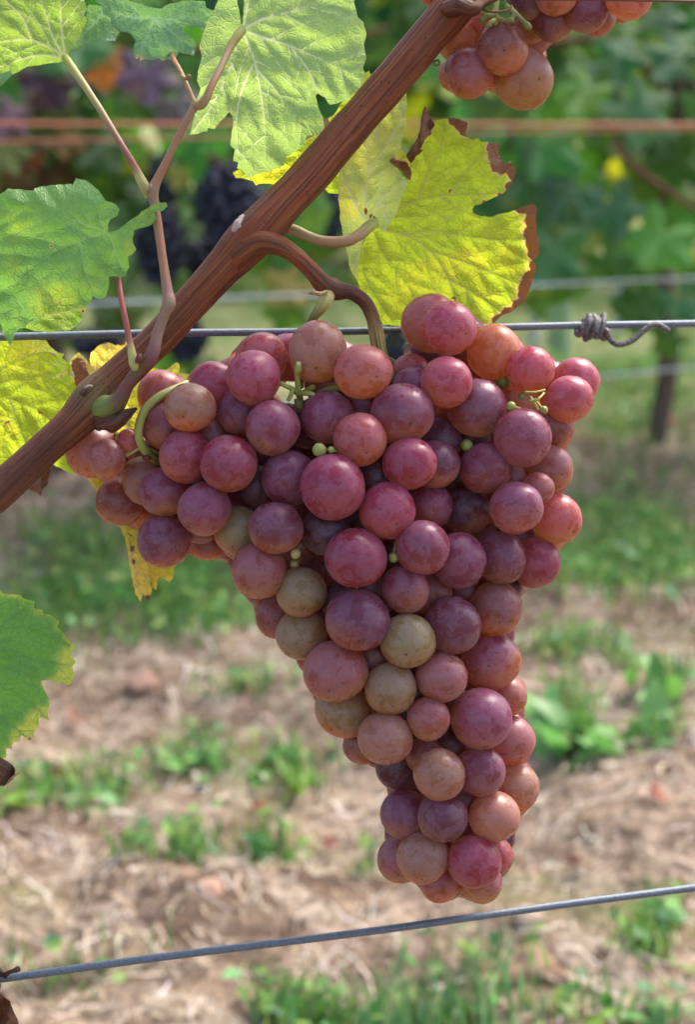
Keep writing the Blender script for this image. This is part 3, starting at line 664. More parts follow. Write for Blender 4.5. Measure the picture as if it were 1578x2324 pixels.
ptube('tendril', [(412,172,.480,7,TAN),(420,178,.478,9,TAN),(427,176,.477,13,(0.26,.2,.09)),(431,170,.477,9,(0.12,.08,.04))], M_shoot, vine, seg=10, lump=.4)
ptube('bud', [(310,822,.468,10,(0.2,.08,.06)),(315,812,.467,15,(0.18,.06,.05)),(318,802,.467,5,(0.14,.05,.04))], M_shoot, vine, seg=10)
ptube('bud', [(336,436,.474,8,(0.3,.2,.15)),(341,424,.473,8,(0.35,.28,.2)),(343,418,.473,3,(0.35,.28,.2))], M_shoot, vine, seg=8)
ptube('pruned_stub', [(-260,1640,.470,70,BRD),(-120,1700,.474,66,BRD),(-40,1735,.476,64,BRD),(8,1757,.477,56,(0.10,.04,.025)),(16,1761,.477,48,(0.03,.018,.015))], M_cane, vine, seg=32, ridge=.08, seed=21)
ptube('bark_flake', [(14,1780,.476,4,TAN),(25,1766,.474,4,TAN),(44,1752,.473,3,TAN)], M_shoot, vine, seg=6)
ptube('arm', [(-620,1560,.452,90,BRD),(-430,1590,.46,80,BRD),(-260,1640,.470,72,BRD)], M_cane, vine, seg=24, ridge=.08, seed=22)

# ---- leaves
def inside(P, poly):
    x, y = P[:, 0], P[:, 1]; r = np.zeros(len(P), bool); n = len(poly); j = n-1
    for i in range(n):
        xi, yi = poly[i]; xj, yj = poly[j]
        c = ((yi > y) != (yj > y)) & (x < (xj-xi)*(y-yi)/(yj-yi+1e-12)+xi); r ^= c; j = i
    return r
def seg_dist(P, S):                                      # distance of points to a list of segments
    best = np.full(len(P), 1e9)
    for (a, b) in S:
        a = np.asarray(a, float); b = np.asarray(b, float); d = b-a; t = np.clip(((P-a)@d)/(d@d+1e-9), 0, 1)
        best = np.minimum(best, np.linalg.norm(P-(a+t[:, None]*d), axis=1))
    return best
def blobs(P, L):
    r = np.zeros(len(P))
    for (x, y, a, *w) in L: r = np.maximum(r, (w[0] if w else 1.0)*np.exp(-(((P[:, 0]-x)**2+(P[:, 1]-y)**2)/(a*a))))
    return r
def make_leaf(outline, veins, zfn, mat, label, vw=7, vcol=(.5, .55, .25), ysp=(), gsp=(), bsp=(), yedge=0.0, bedge=0.0, side=-1, pucker=.0011, rough=.0016, spacing=6.5, sec=62, seclen=.42, petiole=None, serr=3.0, seed=0, parent=None, name='leaf'):
    r = random.Random(seed+11)
    ol = []; n = len(outline)
    for i in range(n):
        a = np.array(outline[i], float); b = np.array(outline[(i+1) % n], float); L = np.linalg.norm(b-a); k = max(1, int(L/9)); nr = np.array([b[1]-a[1], a[0]-b[0]])/(L+1e-9)
        for j in range(k):
            t = j/k; ol.append(tuple(a+(b-a)*t+nr*(r.uniform(-.5, .5)*serr if j else 0)))
    ol = np.array(ol)
    x0, y0 = ol.min(0); x1, y1 = ol.max(0)
    gx_, gy_ = np.meshgrid(np.arange(x0, x1, spacing), np.arange(y0, y1, spacing)); gp_ = np.stack([gx_.ravel(), gy_.ravel()], -1)
    gp_ += rng.uniform(-.3, .3, gp_.shape)*spacing
    OS = [(ol[i], ol[(i+1) % len(ol)]) for i in range(len(ol))]
    gp_ = gp_[inside(gp_, ol)]; gp_ = gp_[seg_dist(gp_, OS) > spacing*.55]
    # veins: the main ones as given, side veins grown from them
    allv = []
    for vi, v in enumerate(veins):
        A = catmull(np.array(v, float), 10); allv.append((A, vw*(1.0 if vi < 5 else .8)))
    mainS = [(A[i], A[i+1]) for A, _ in allv for i in range(0, len(A)-1, 2)]
    side_v = []
    for A, w in list(allv):
        dl = np.r_[0, np.cumsum(np.linalg.norm(np.diff(A, axis=0), axis=1))]; tot = dl[-1]; s = sec*.6; sg = 1
        own = [(A[i], A[i+1]) for i in range(len(A)-1)]; other = [q for B, _ in allv if B is not A for q in zip(B[:-1:3], B[3::3])]
        while s < tot*.93:
            for sd in (sg,) if sec > 40 else (1, -1):
                i = min(np.searchsorted(dl, s), len(A)-2); d = A[i+1]-A[i]; d /= np.linalg.norm(d)+1e-9
                a = sd*(.85+r.uniform(-.15, .15)); p = A[i].copy(); ln = seclen*tot*(1-.55*s/tot)*r.uniform(.8, 1.2); path = [p.copy()]; k = 0
                while k*8 < ln:
                    ca = math.cos(a), math.sin(a); q = np.array([d[0]*ca[0]-d[1]*ca[1], d[0]*ca[1]+d[1]*ca[0]]); p = p+q*8; a *= .965; k += 1
                    if not inside(p[None], ol)[0] or (other and k > 2 and seg_dist(p[None], other)[0] < 7): break
                    path.append(p.copy())
                if len(path) > 3: side_v.append((np.array(path), w*.5))
            sg = -sg; s += sec*r.uniform(.4, .62)
    SS = mainS+[(B[i], B[min(i+2, len(B)-1)]) for B, _ in side_v for i in range(0, len(B)-1, 2)]
    vp = []; vr = []
    for A, w in allv+side_v:
        m = len(A); wl = np.maximum(w*np.linspace(1, .32, m), 1.3); T = np.gradient(A, axis=0); T /= np.linalg.norm(T, axis=1)[:, None]+1e-9; N = np.stack([-T[:, 1], T[:, 0]], -1)
        last = -1e9; acc = 0
        for i in range(m):
            if i: acc += np.linalg.norm(A[i]-A[i-1])
            if acc-last < 4.0 and i < m-1: continue
            last = acc
            vp += [A[i], A[i]+N[i]*wl[i]*.5, A[i]-N[i]*wl[i]*.5]; vr += [wl[i]]*3
    vp = np.array(vp); vr = np.array(vr); ok = inside(vp, ol) & (seg_dist(vp, OS) > 1.2); vp = vp[ok]; vr = vr[ok]
    keep = np.ones(len(gp_), bool)
    for i in range(0, len(gp_), 400): keep[i:i+400] = np.sqrt(((gp_[i:i+400, None]-vp[None])**2).sum(2)).min(1) > 3.2
    gp_ = gp_[keep]
    pts = [Vector(p) for p in ol]+[Vector(p) for p in gp_]+[Vector(p) for p in vp]
    vs, _, fs, *_ = delaunay_2d_cdt(pts, [], [list(range(len(ol)))], 1, 1e-3)
    P = np.array([[v.x, v.y] for v in vs])
    def depth(Q):
        dv = seg_dist(Q, SS); z = zfn(Q[:, 0], Q[:, 1])
        z = z + pucker*(1-np.exp(-(dv/15)**2))*(1 if side > 0 else -1) - (.00022 if side > 0 else -.00012)*np.exp(-(dv/2.5)**2)
        return z + rough*(hash_noise(Q[:, 0], Q[:, 1], 1/55, seed)-.5)*2 + rough*.5*(hash_noise(Q[:, 0], Q[:, 1], 1/22, seed+3)-.5)
    Z = depth(P); V = Wn(P[:, 0], P[:, 1], Z)
    ed = seg_dist(P, OS); dm = seg_dist(P, mainS); isv = np.zeros(len(P), bool)
    for i in range(0, len(P), 400): isv[i:i+400] = np.sqrt(((P[i:i+400, None]-vp[None])**2).sum(2)).min(1) < .05
    ya = blobs(P, ysp)-blobs(P, gsp)+yedge*np.exp(-ed/16); ba = blobs(P, bsp)+bedge*np.exp(-ed/7)
    fa = np.array(fs); lens = np.linalg.norm(P[fa]-P[np.roll(fa, 1, 1)], axis=2).max(1); cen = P[fa].mean(1); FS = [(B[i], B[i+1]) for B, _ in allv+side_v for i in range(len(B)-1)]
    cw = np.zeros(len(cen)); vf = isv[fa].all(1) & (lens < 13); cand = np.where(vf)[0]
    for i in range(0, len(cand), 400):
        q = cand[i:i+400]; cw[q] = vr[np.sqrt(((cen[q][:, None]-vp[None])**2).sum(2)).argmin(1)]
    vf[cand] = seg_dist(cen[cand], FS) < cw[cand]*.55
    o = mesh_obj(name, V, [f for f, q in zip(fs, vf) if not q], mat, parent or vine, uv=P/100.0, attrs={'v': ('FLOAT', np.exp(-(dm/4)**2)), 'y': ('FLOAT', ya), 'b': ('FLOAT', np.clip(ba, 0, 1.2))})
    if label: o['label'] = label
    mv = VM.get(vcol) or VM.setdefault(vcol, mat_vein(vcol))
    use = fa[vf & (ba[fa].max(1) < .5)]; ids, inv = np.unique(use, return_inverse=True)
    if len(ids): mesh_obj('vein', V[ids], inv.reshape(-1, 3).tolist(), mv, o)
    brownf = fa[vf & (ba[fa].max(1) >= .5)]
    if len(brownf):
        ids, inv = np.unique(brownf, return_inverse=True); mesh_obj('vein', V[ids], inv.reshape(-1, 3).tolist(), mat_vein((0.20, .08, .03)), o)
    if petiole: ptube('petiole', petiole, M_shoot, o, seg=18, lump=.05)
    return o
VM = {}
def mat_vein(c):
    return mat_simple('leaf_vein', c, .5, .12, 300., trans=.45, bump=.1, dark=tuple(v*.6 for v in c))
def plane(d0, x0, y0, gx_, gy_, cx=0., cy=0., cr=0.):     # depth: tilt per 100 units, curvature
    return lambda x, y: d0+gx_*(x-x0)/100+gy_*(y-y0)/100+cx*((x-x0)/100)**2+cy*((y-y0)/100)**2+cr*((x-x0)/100)*((y-y0)/100)

ML_A = mat_leaf('leaf_pale_underside', (0.30, .47, .16), (0.38, .51, .14), (0.60, .70, .36), .30, .46)
ML_B = mat_leaf('leaf_yellow_green_underside', (0.26, .42, .075), (0.36, .47, .07), (0.52, .60, .23), .30, .46)
ML_C = mat_leaf('leaf_dark_topside', (0.13, .30, .125), (0.20, .36, .11), (0.32, .48, .27), .30, .35, gloss=.5, rough=.42)
ML_D = mat_leaf('leaf_mottled_topside', (0.19, .40, .10), (0.44, .58, .07), (0.28, .44, .14), .28, .45, gloss=.5, rough=.42, ybias=-.12, netcol=(0.13, .29, .06))
ML_Y = mat_leaf('leaf_yellow_backlit', (0.44, .58, .05), (0.80, .76, .06), (0.7, .68, .18), .50, .70, netcol=(0.30, .43, .03), ybias=.0, brown=(0.22, .075, .03))
ML_P = mat_leaf('leaf_pale_folded_underside', (0.46, .56, .17), (0.62, .62, .10), (0.62, .66, .30), .35, .48)
ML_G = mat_leaf('leaf_green_yellow_rim', (0.16, .40, .08), (0.60, .68, .12), (0.24, .42, .14), .25, .42, netcol=(0.08, .2, .05), gloss=.45)
ML_T = mat_leaf('leaf_faded_yellow', (0.62, .62, .06), (0.85, .68, .16), (0.60, .52, .2), .4, .55, netcol=(0.36, .36, .05), ybias=.2, brown=(0.24, .08, .025))
ML_R = mat_leaf('leaf_dry_brown', (0.17, .062, .03), (0.26, .11, .05), (0.22, .1, .05), .3, .15, netcol=(0.09, .035, .02))

# big pale leaf at top (underside)
make_leaf([(535,-20),(500,-8),(487,20),(470,50),(458,82),(452,108),(458,128),(452,150),(447,182),(455,200),(446,225),(440,270),(430,306),(470,298),(472,290),(486,293),(500,275),(513,262),(520,254),(527,262),(528,290),(523,330),(533,340),(529,365),(540,368),(538,382),(550,385),(560,403),(578,398),(600,390),(622,385),(645,375),(652,355),(668,345),(690,330),(697,308),(724,306),(736,290),(733,265),(722,238),(717,217),(722,212),(738,222),(748,238),(765,235),(780,228),(792,232),(800,215),(815,205),(832,170),(824,155),(832,130),(826,100),(832,75),(825,50),(812,38),(804,5),(812,-30),(780,-80),(720,-110),(640,-120),(575,-80),(556,-40),(552,20),(550,55),(546,55),(542,20)],
  [[(550,68),(600,85),(660,105),(740,140),(822,180)],[(550,68),(575,130),(590,200),(600,270),(604,370)],[(550,68),(600,42),(680,20),(775,-20)],[(550,70),(520,160),(480,240),(438,300)],[(550,68),(565,0),(590,-80)],[(572,150),(548,210),(537,270),(540,350)],[(660,105),(700,160),(720,205)],[(585,160),(630,210),(690,300)]],
  plane(.4895, 550, 68, -.0009, .0004, .0006, .0005), ML_A, 'large pale green leaf at top seen from its underside', 6.5, (0.66, .75, .40), yedge=.1, bsp=((455,108,6,.9),(522,255,5,.7)), side=1, seed=1,
  petiole=[(446,240,.4765,22,TAN),(458,236,.476,22,TAN),(468,222,.476,20,TAN),(480,195,.477,17,PINK),(500,155,.480,16,(0.36,.24,.13)),(522,108,.4845,18,TAN),(540,80,.487,22,LIME),(551,66,.489,20,LIME)])
# top-left leaf (underside)
make_leaf([(148,132),(160,112),(180,85),(197,40),(191,36),(196,20),(190,0),(196,-40),(150,-120),(60,-160),(-60,-140),(-170,-60),(-190,60),(-120,150),(-60,190),(0,196),(25,170),(60,152),(100,145),(140,140)],
  [[(148,132),(110,105),(60,90),(0,95),(-100,110)],[(148,132),(140,70),(135,0),(120,-90)],[(148,132),(118,80),(100,20),(60,-80)],[(148,132),(90,125),(30,140),(-60,175)],[(72,92),(50,40),(10,0)],[(140,60),(165,30),(185,0)]],
  plane(.493, 148, 132, .0012, .001, .0007, .0005), ML_B, 'yellow-green leaf in the top left corner seen from its underside', 6, (0.60, .66, .26), side=1, seed=2,
  petiole=[(338,445,.477,20,YEL),(331,430,.476,24,(0.42,.36,.12)),(318,405,.476,22,YEL),(303,375,.476,17,(0.34,.13,.09)),(270,320,.477,15,(0.3,.15,.09)),(235,262,.480,16,(0.34,.24,.10)),(195,200,.485,17,(0.38,.32,.12)),(160,150,.490,20,LIME),(147,130,.4925,18,LIME)])
# small top-middle leaf with curled lobes
make_leaf([(200,-12),(265,-6),(330,12),(365,20),(385,8),(425,0),(465,2),(468,18),(484,24),(483,40),(494,56),(495,84),(470,72),(440,61),(418,60),(415,68),(430,82),(446,98),(440,126),(424,122),(405,118),(396,138),(378,134),(370,140),(360,132),(345,137),(328,134),(312,140),(304,125),(303,104),(308,92),(296,76),(276,72),(262,62),(252,58),(250,42),(234,32),(232,14)],
  [[(350,42),(390,45),(440,40),(490,70)],[(350,42),(330,90),(315,130)],[(350,42),(300,40),(245,25)],[(350,42),(375,85),(395,130)],[(350,42),(385,70),(438,110)]],
  lambda x, y: .4965+.0012*(y-42)/100+.002*np.sin(x/34.)+.0035*np.clip((y-80)/60, 0, 1)**2*np.cos(x/20.), ML_C, 'small dark green leaf with curled lobes at top', 4, (0.22, .39, .20), bsp=((312,138,14,.8),), ysp=((312,130,22,1),), side=-1, sec=34, seed=3)
make_leaf([(158,118),(165,95),(180,65),(192,40),(200,10),(230,14),(250,35),(252,60),(272,72),(262,92),(240,94),(215,92),(190,100),(165,115)], [[(250,-5),(225,40),(190,80),(164,112)],[(235,25),(250,50),(262,85)]],
  plane(.503, 200, 50, .001, .002, .001), ML_C, 'green leaf lobe behind the small curled leaf at top', 4, (0.22, .39, .20), side=-1, sec=36, seed=4)
make_leaf([(-60,150),(-20,165),(0,168),(22,160),(26,168),(15,182),(0,196),(-40,215),(-80,190)], [[(-60,180),(0,175),(24,164)]], plane(.488, 0, 180, 0, .002), ML_C, 'leaf tip poking in at the upper left edge', 3, (0.22, .39, .20), side=-1, sec=30, seed=5)
# mottled leaf at left (topside)
make_leaf([(-90,455),(-40,440),(0,440),(18,427),(75,433),(78,427),(92,423),(125,420),(165,418),(172,404),(192,408),(222,430),(240,456),(262,464),(271,475),(266,490),(250,498),(244,512),(245,527),(262,524),(285,508),(330,475),(358,459),(376,459),(380,468),(370,478),(350,481),(354,496),(344,510),(320,517),(304,522),(301,550),(309,566),(300,577),(290,582),(293,606),(285,625),(272,632),(260,626),(247,628),(246,652),(240,673),(228,680),(210,672),(205,688),(196,692),(186,694),(165,690),(148,692),(136,688),(112,693),(108,700),(100,698),(96,715),(84,738),(76,738),(74,722),(64,730),(56,744),(40,748),(32,757),(31,766),(23,787),(10,765),(2,738),(-30,700),(-70,640),(-110,560)],
  [[(245,527),(190,510),(120,485),(0,478),(-90,490)],[(245,527),(180,548),(110,580),(40,640),(18,770)],[(245,527),(225,500),(235,475),(262,472)],[(245,527),(262,570),(280,620)],[(245,527),(300,500),(372,466)],[(180,548),(190,610),(215,670)],[(110,580),(110,640),(90,725)],[(190,510),(150,470),(165,425)]],
  lambda x, y: .4735+.0014*(245-x)/100*.6-.0022*np.clip((x-250)/100, 0, 2)+.006*np.clip((500-y)/90, 0, 1)**2+.0022*np.sin(x/46.+y/80.)+.003*np.clip((y-640)/120, 0, 1), ML_D,
  'mottled green and yellow leaf at the left edge, upper side to the viewer', 4.5, (0.25, .42, .13), ysp=((40,520,60,.5),(120,690,80,.7),(210,650,60,.5),(330,490,60,.6),(60,720,60,.4),(20,600,50,.4),(300,560,30,.5)), bsp=((115,557,5,1),(135,690,6,.9),(262,628,5,.8),(22,784,6,.9)), side=-1, seed=6,
  petiole=[(308,838,.470,17,LIME),(303,825,.469,21,YEL),(299,800,.469,19,YEL),(294,775,.470,15,(0.36,.14,.09)),(284,725,.472,14,RED),(275,680,.475,13,RED),(268,635,.478,12,RED),(258,575,.478,12,RED),(246,530,.4755,12,(0.3,.2,.1))])
make_leaf([(50,740),(70,715),(110,690),(150,680),(192,690),(197,700),(185,715),(186,725),(160,748),(120,754),(80,752)], [[(60,735),(110,715),(160,705),(190,695)],[(110,715),(140,735),(165,745)]], plane(.487, 120, 720, 0, .002), ML_B, 'pale leaf lobe showing beneath the mottled leaf', 3.5, (0.45, .5, .2), bsp=((188,705,6,.9),), side=1, sec=36, seed=7)
# yellow spotted leaf behind the cane at left
make_leaf([(-120,790),(-60,772),(0,770),(60,768),(104,772),(112,785),(132,800),(145,803),(140,812),(152,822),(165,828),(168,838),(156,850),(166,858),(174,880),(184,895),(200,930),(190,990),(215,1030),(232,1056),(218,1062),(208,1052),(205,1072),(186,1066),(160,1075),(110,1050),(60,1060),(0,1060),(-60,1060),(-120,980)],
  [[(-60,890),(20,905),(90,935),(140,985),(180,1040)],[(-60,890),(30,862),(100,855),(168,880)],[(-60,880),(20,830),(90,800),(130,805)],[(-60,890),(0,960),(60,1040)],[(20,905),(40,960),(60,1010)]],
  plane(.514, 60, 900, .001, -.001, .0006), ML_Y, 'bright yellow-green spotted leaf behind the lower cane at left', 5, (0.42, .48, .08), ysp=((60,800,70,.5),(0,980,60,.4)), bsp=((147,845,5,1),(137,855,4,.9),(118,800,5,.9),(112,825,4,.8),(12,960,6,1),(20,955,5,.9),(117,815,4,.9),(150,842,4,.8),(50,805,5,.9),(60,920,4,.8),(88,938,5,.9),(186,800,5,1)), side=1, seed=8)
make_leaf([(157,822),(170,805),(178,800),(195,815),(203,828),(206,800),(222,785),(240,776),(262,784),(285,775),(300,784),(330,830),(372,842),(400,822),(407,826),(406,846),(432,850),(436,860),(420,900),(380,960),(330,1000),(290,1010),(240,1000),(200,960),(180,900),(170,870)],
  [[(300,1000),(280,930),(250,860),(240,785)],[(300,1000),(320,920),(360,870),(400,830)],[(290,970),(230,900),(175,815)]], plane(.519, 300, 900, .0008, .0005), ML_T, 'faded yellow leaf with brown rim behind the cane', 4.5, (0.58, .55, .2), ysp=((240,820,60,.7),), bsp=((178,830,24,1),(185,855,24,1),(175,870,18,.9),(235,776,10,.9),(275,776,13,.9),(210,790,8,.7)), side=1, sec=44, seed=9)
make_leaf([(198,1086),(215,1080),(260,1085),(320,1100),(400,1150),(425,1230),(417,1272),(398,1284),(394,1290),(392,1312),(384,1321),(362,1308),(357,1318),(355,1340),(345,1332),(344,1345),(337,1362),(330,1360),(325,1346),(318,1366),(306,1346),(297,1300),(290,1250),(283,1220),(268,1188),(230,1130)],
  [[(210,1090),(290,1170),(330,1260),(345,1335)],[(300,1190),(350,1240),(388,1310)],[(280,1160),(300,1260),(317,1355)]], lambda x, y: .524-.003*np.clip((y-1180)/180, 0, 1)+.003*np.sin(x/30.)*np.clip((y-1150)/200, 0, 1), ML_T, 'drooping yellow leaf tip hanging below the left shoulder of the bunch', 4, (0.55, .52, .16), ysp=((320,1330,40,.9),(300,1280,25,.8)), bsp=((300,1245,9,1),(302,1275,9,.9),(296,1215,6,.8),(336,1358,10,1),(343,1330,4,.9),(285,1190,4,.8)), yedge=.3, side=1, sec=44, seed=10)
make_leaf([(64,1072),(80,1055),(112,1060),(112,1080),(108,1100),(95,1110),(92,1127),(82,1118),(66,1112)], [[(100,1060),(92,1090),(88,1120)]], lambda x, y: .512+.003*np.sin(x/9.), ML_R, 'dry brown curled leaf under the lower cane', 3, (0.2, .09, .05), side=1, sec=30, seed=11)
# yellow leaf behind the pale leaf and the cane
make_leaf([(528,392),(535,404),(560,407),(575,411),(580,421),(600,416),(625,420),(650,412),(700,410),(735,425),(745,438),(768,440),(772,420),(780,380),(830,300),(850,200),(838,160),(820,175),(790,215),(756,262),(745,268),(748,280),(730,300),(690,320),(640,350),(570,370)], [[(800,200),(740,300),(650,370),(545,400)],[(760,270),(760,350),(755,430)],[(700,330),(660,380),(620,412)]],
  plane(.507, 700, 330, .0012, .0005), ML_Y, 'yellow leaf showing behind the pale leaf and the cane', 4, (0.5, .5, .1), ysp=((600,390,80,.6),(740,320,60,.6)), side=1, sec=46, seed=12)
# big yellow leaf right of the cane: backlit half, pale folded half, dry curled rim
def zz(L): return [(651.3+x/2.544, 186+y/2.544) for x, y in L]
yl = make_leaf(zz([(520,840),(600,800),(640,690),(690,580),(715,500),(720,440),(790,340),(830,300),(855,250),(850,222),(905,212),(960,207),(1048,230),(1040,270),(1030,300),(1048,325),(1075,335),(1105,323),(1125,345),(1150,345),(1190,352),(1222,350),(1220,400),(1238,462),(1265,470),(1296,458),(1300,490),(1322,480),(1320,530),(1305,590),(1270,622),(1235,655),(1200,665),(1140,697),(1085,712),(1072,735),(1078,758),(1120,775),(1190,778),(1250,758),(1310,742),(1380,715),(1430,705),(1446,730),(1436,790),(1442,860),(1456,940),(1458,1000),(1430,1020),(1444,1070),(1420,1150),(1405,1190),(1385,1255),(1330,1300),(1285,1335),(1240,1350),(1200,1390),(1140,1392),(1000,1420),(800,1430),(660,1412),(560,1402),(500,1310),(432,1215),(408,1150),(402,1050),(430,950),(460,890)]),
  [zz(q) for q in ([(520,840),(700,880),(830,860),(1000,885),(1200,910),(1380,908)],[(560,855),(700,890),(830,975),(920,1110),(970,1250),(1000,1400)],[(520,840),(640,740),(760,685),(930,655),(1100,655),(1240,640)],[(760,685),(800,560),(880,400),(910,250)],[(500,850),(560,1000),(700,1180),(780,1330)],[(830,975),(1000,1030),(1200,1110),(1380,1180)],[(940,1140),(1080,1220),(1240,1330)],[(470,880),(440,1080),(520,1250),(620,1400)],[(930,655),(1000,560),(1100,450),(1170,400)])],
  lambda x, y: .5135+.0016*(x-856)/100+.0004*(y-516)/100+.0016*np.sin((x+y*.6)/52.)-.004*np.clip((x-1180)/40, 0, 1)**2, ML_Y, 'large backlit yellow leaf with dry brown rim right of the cane', 5, (0.46, .47, .10),
  gsp=((985,400,130,.9),(1080,400,100,.8),(930,470,90,.8)), ysp=((960,620,130,.5),(1060,600,90,.5),(900,680,80,.4),(1150,600,60,.4)), bsp=tuple((x, y, a, 1.0) for (x, y), a in zip(zz([(1000,240),(1030,270),(960,225),(1195,380),(1200,430),(1220,480),(1240,500),(1290,500),(1310,540),(1290,600),(1230,660),(1140,695),(1360,725),(1420,730),(1420,800),(1420,870),(1430,930),(1440,985),(1430,1060),(1400,1130),(1380,1180),(1370,1230),(1330,1290),(1270,1330),(1220,1375)]), (20,19,14,20,20,22,17,17,15,13,8,6,18,22,25,26,27,25,16,20,21,18,16,16,16))) + tuple((x, y, 4, 1.0) for x, y in zz([(935,630),(945,620),(980,1125),(970,1250),(640,760)])), bedge=.12, side=1, pucker=.0010, seed=13,
  petiole=[(640,515,.494,26,TAN),(672,524,.494,25,(0.42,.32,.13)),(710,541,.494,24,(0.42,.30,.12)),(750,549,.494,25,(0.42,.26,.12)),(790,546,.495,26,(0.40,.24,.11)),(818,532,.497,26,(0.40,.28,.12)),(838,514,.500,27,LIME),(852,505,.503,22,LIME)])
make_leaf(zz([(690,50),(694,110),(688,180),(686,250),(664,340),(655,392),(640,440),(640,500),(700,575),(690,610),(680,625),(655,690),(632,770),(605,800),(582,840),(558,876),(535,850),(522,790),(505,770),(480,800),(462,850),(450,890),(425,970),(410,1060),(408,1150),(375,1100),(358,1060),(350,990),(335,940),(310,810),(300,700),(298,600),(300,500),(380,380),(480,260),(600,120)]),
  [zz(q) for q in ([(455,800),(455,640),(485,500),(560,390),(640,250),(685,110)],[(450,800),(390,690),(330,560),(310,480)],[(470,800),(540,680),(620,620),(700,560)],[(460,830),(420,960),(400,1060),(405,1140)],[(540,690),(570,780),(558,860)],[(470,540),(460,400),(480,280)])],
  lambda x, y: .5035+.0016*np.sin(x/30.)+.0012*np.sin(y/45.+x/60.)+.004*np.clip((560-y)/300, 0, 1)**2*0, ML_P, 'pale folded half of the yellow leaf seen from its underside', 5.5, (0.62, .62, .30), ysp=((790,460,40,.8),(800,340,60,.6),(880,300,40,.5),(830,420,30,.6)), bsp=((832,478,6,1),(843,492,4,.9),(893,495,5,.9)), side=1, sec=50, seed=14)
make_leaf(zz([(688,432),(720,370),(755,325),(772,255),(780,190),(797,135),(814,160),(830,210),(856,250),(830,280),(838,300),(800,330),(770,390),(788,392),(745,430),(718,470)]), [zz([(700,440),(765,330),(797,160)])], lambda x, y: .5035+.003*np.sin(x/7.), ML_R, 'dry purple-brown curled tip above the yellow leaf', 3, (0.22, .11, .08), side=1, sec=30, seed=15)
make_leaf(zz([(590,458),(640,395),(655,388),(690,430),(715,470),(722,530),(712,572),(690,545),(660,500),(625,490)]), [zz([(600,458),(660,460),(705,540)])], lambda x, y: .4985+.003*np.sin(x/6.), ML_T, 'small brown curled lobe on the folded half of the yellow leaf', 2.5, (0.35, .2, .08), bsp=tuple((x, y, 13, 1.0) for x, y in zz([(610,465),(640,475),(670,480),(695,510),(708,545)])), side=1, sec=30, seed=16)
# green leaf at the left edge, lower
make_leaf([(-190,1440),(-120,1380),(-60,1350),(0,1340),(8,1348),(44,1351),(52,1358),(78,1364),(76,1380),(95,1384),(98,1393),(113,1395),(135,1411),(128,1422),(148,1440),(150,1450),(171,1468),(160,1480),(162,1492),(172,1502),(164,1512),(168,1532),(160,1556),(140,1548),(128,1552),(122,1545),(92,1545),(98,1562),(110,1582),(112,1598),(108,1612),(110,1634),(88,1630),(86,1650),(78,1656),(76,1672),(66,1680),(48,1668),(42,1682),(28,1686),(26,1700),(14,1698),(14,1716),(2,1730),(-40,1735),(-110,1690),(-180,1600)],
  [[(-120,1540),(-60,1490),(20,1470),(110,1440),(160,1470)],[(-120,1540),(-40,1510),(40,1520),(100,1545)],[(-120,1540),(-50,1590),(20,1640),(60,1675)],[(-120,1540),(-40,1540),(50,1580),(105,1630)],[(-60,1490),(0,1420),(60,1375)],[(20,1470),(90,1500),(160,1510)]],
  plane(.494, 0, 1540, .0012, .0004, .0008, .0006), ML_G, 'green leaf with yellow rim at the left edge below the bunch shoulder', 4, (0.19, .37, .12), ysp=((160,1500,30,.7),(90,1640,35,.8),(150,1540,25,.8),(60,1665,25,.6)), yedge=.45, bsp=((161,1554,5,1),(110,1634,4,1),(67,1679,5,1),(134,1411,3,.9)), side=-1, seed=17)
make_leaf([(-60,2230),(-10,2215),(2,2235),(-2,2250),(8,2262),(22,2272),(28,2290),(38,2310),(44,2340),(20,2360),(-50,2350)], [[(-40,2240),(5,2280),(30,2335)]], lambda x, y: .478+.004*np.sin(x/8.+y/20.), ML_R, 'dry brown curled leaf in the lower left corner under the wire', 3, (0.2, .1, .06), side=1, sec=30, seed=18)

# ------------------------------------------------------------------ wires in front
wire('trellis_wire', (0,765,.499), (1578,735,.552), .00228, M_wire, 'taut grey wire behind the top of the pink bunch', 'wire', 'wires of the front row', 2.0)
wire('trellis_wire', (0,2222,.489), (1578,2015,.540), .00228, M_wire, 'slanting grey wire crossing below the tip of the bunch', 'wire', 'wires of the front row', 2.0)
wire('trellis_wire', (1400,1,.470), (1578,4,.470), .0007, M_red_thread, 'thin rust-red thread along the top right edge', 'wire', None, .12)
def wd(px): return .499+(.552-.499)*px/1578
def wy(px): return 765-30*px/1578
sp_pts = []
for k in range(120):                                      # wound to the right, back over itself and out again
    t = k/119; a = t*2*math.pi*7.3+2.6; px = float(np.interp(t, [0, .42, .62, 1.0], [1312, 1362, 1330, 1376])); lay = float(np.interp(t, [0, .4, .5, .7, .85, 1], [16, 17, 22, 23, 19, 24]))
    rr = lay+2.5*math.sin(k*.9+1)+1.5*math.sin(k*.37)
    sp_pts.append((px+5*math.sin(a+.8), wy(px)-rr*math.sin(a)*1.05+2, wd(px)-rr*math.cos(a)*.5/F, 14.5+1.5*math.sin(k*1.7)))
tail = [(1378,750),(1384,768),(1398,780),(1415,781),(1440,770),(1462,750),(1480,738),(1494,737),(1508,744),(1520,752)]
A = catmull([list(p) for p in sp_pts]+[[x, y, wd(x)-.0022, 14] for x, y in tail], 3)
splice = tube('wire_splice', Wn(A[:, 0], A[:, 1], A[:, 2]), A[:, 3]*.5*A[:, 2]/F, M_oldwire, None, seg=12, lump=.12)
tag(splice, 'twisted knot of old dark wire with a bent free end on the front wire', 'wire splice')
twig = empty('dry_twig', W(0, 2215, .488), 'dry twig with a cut end caught on the lower wire at left', 'twig')
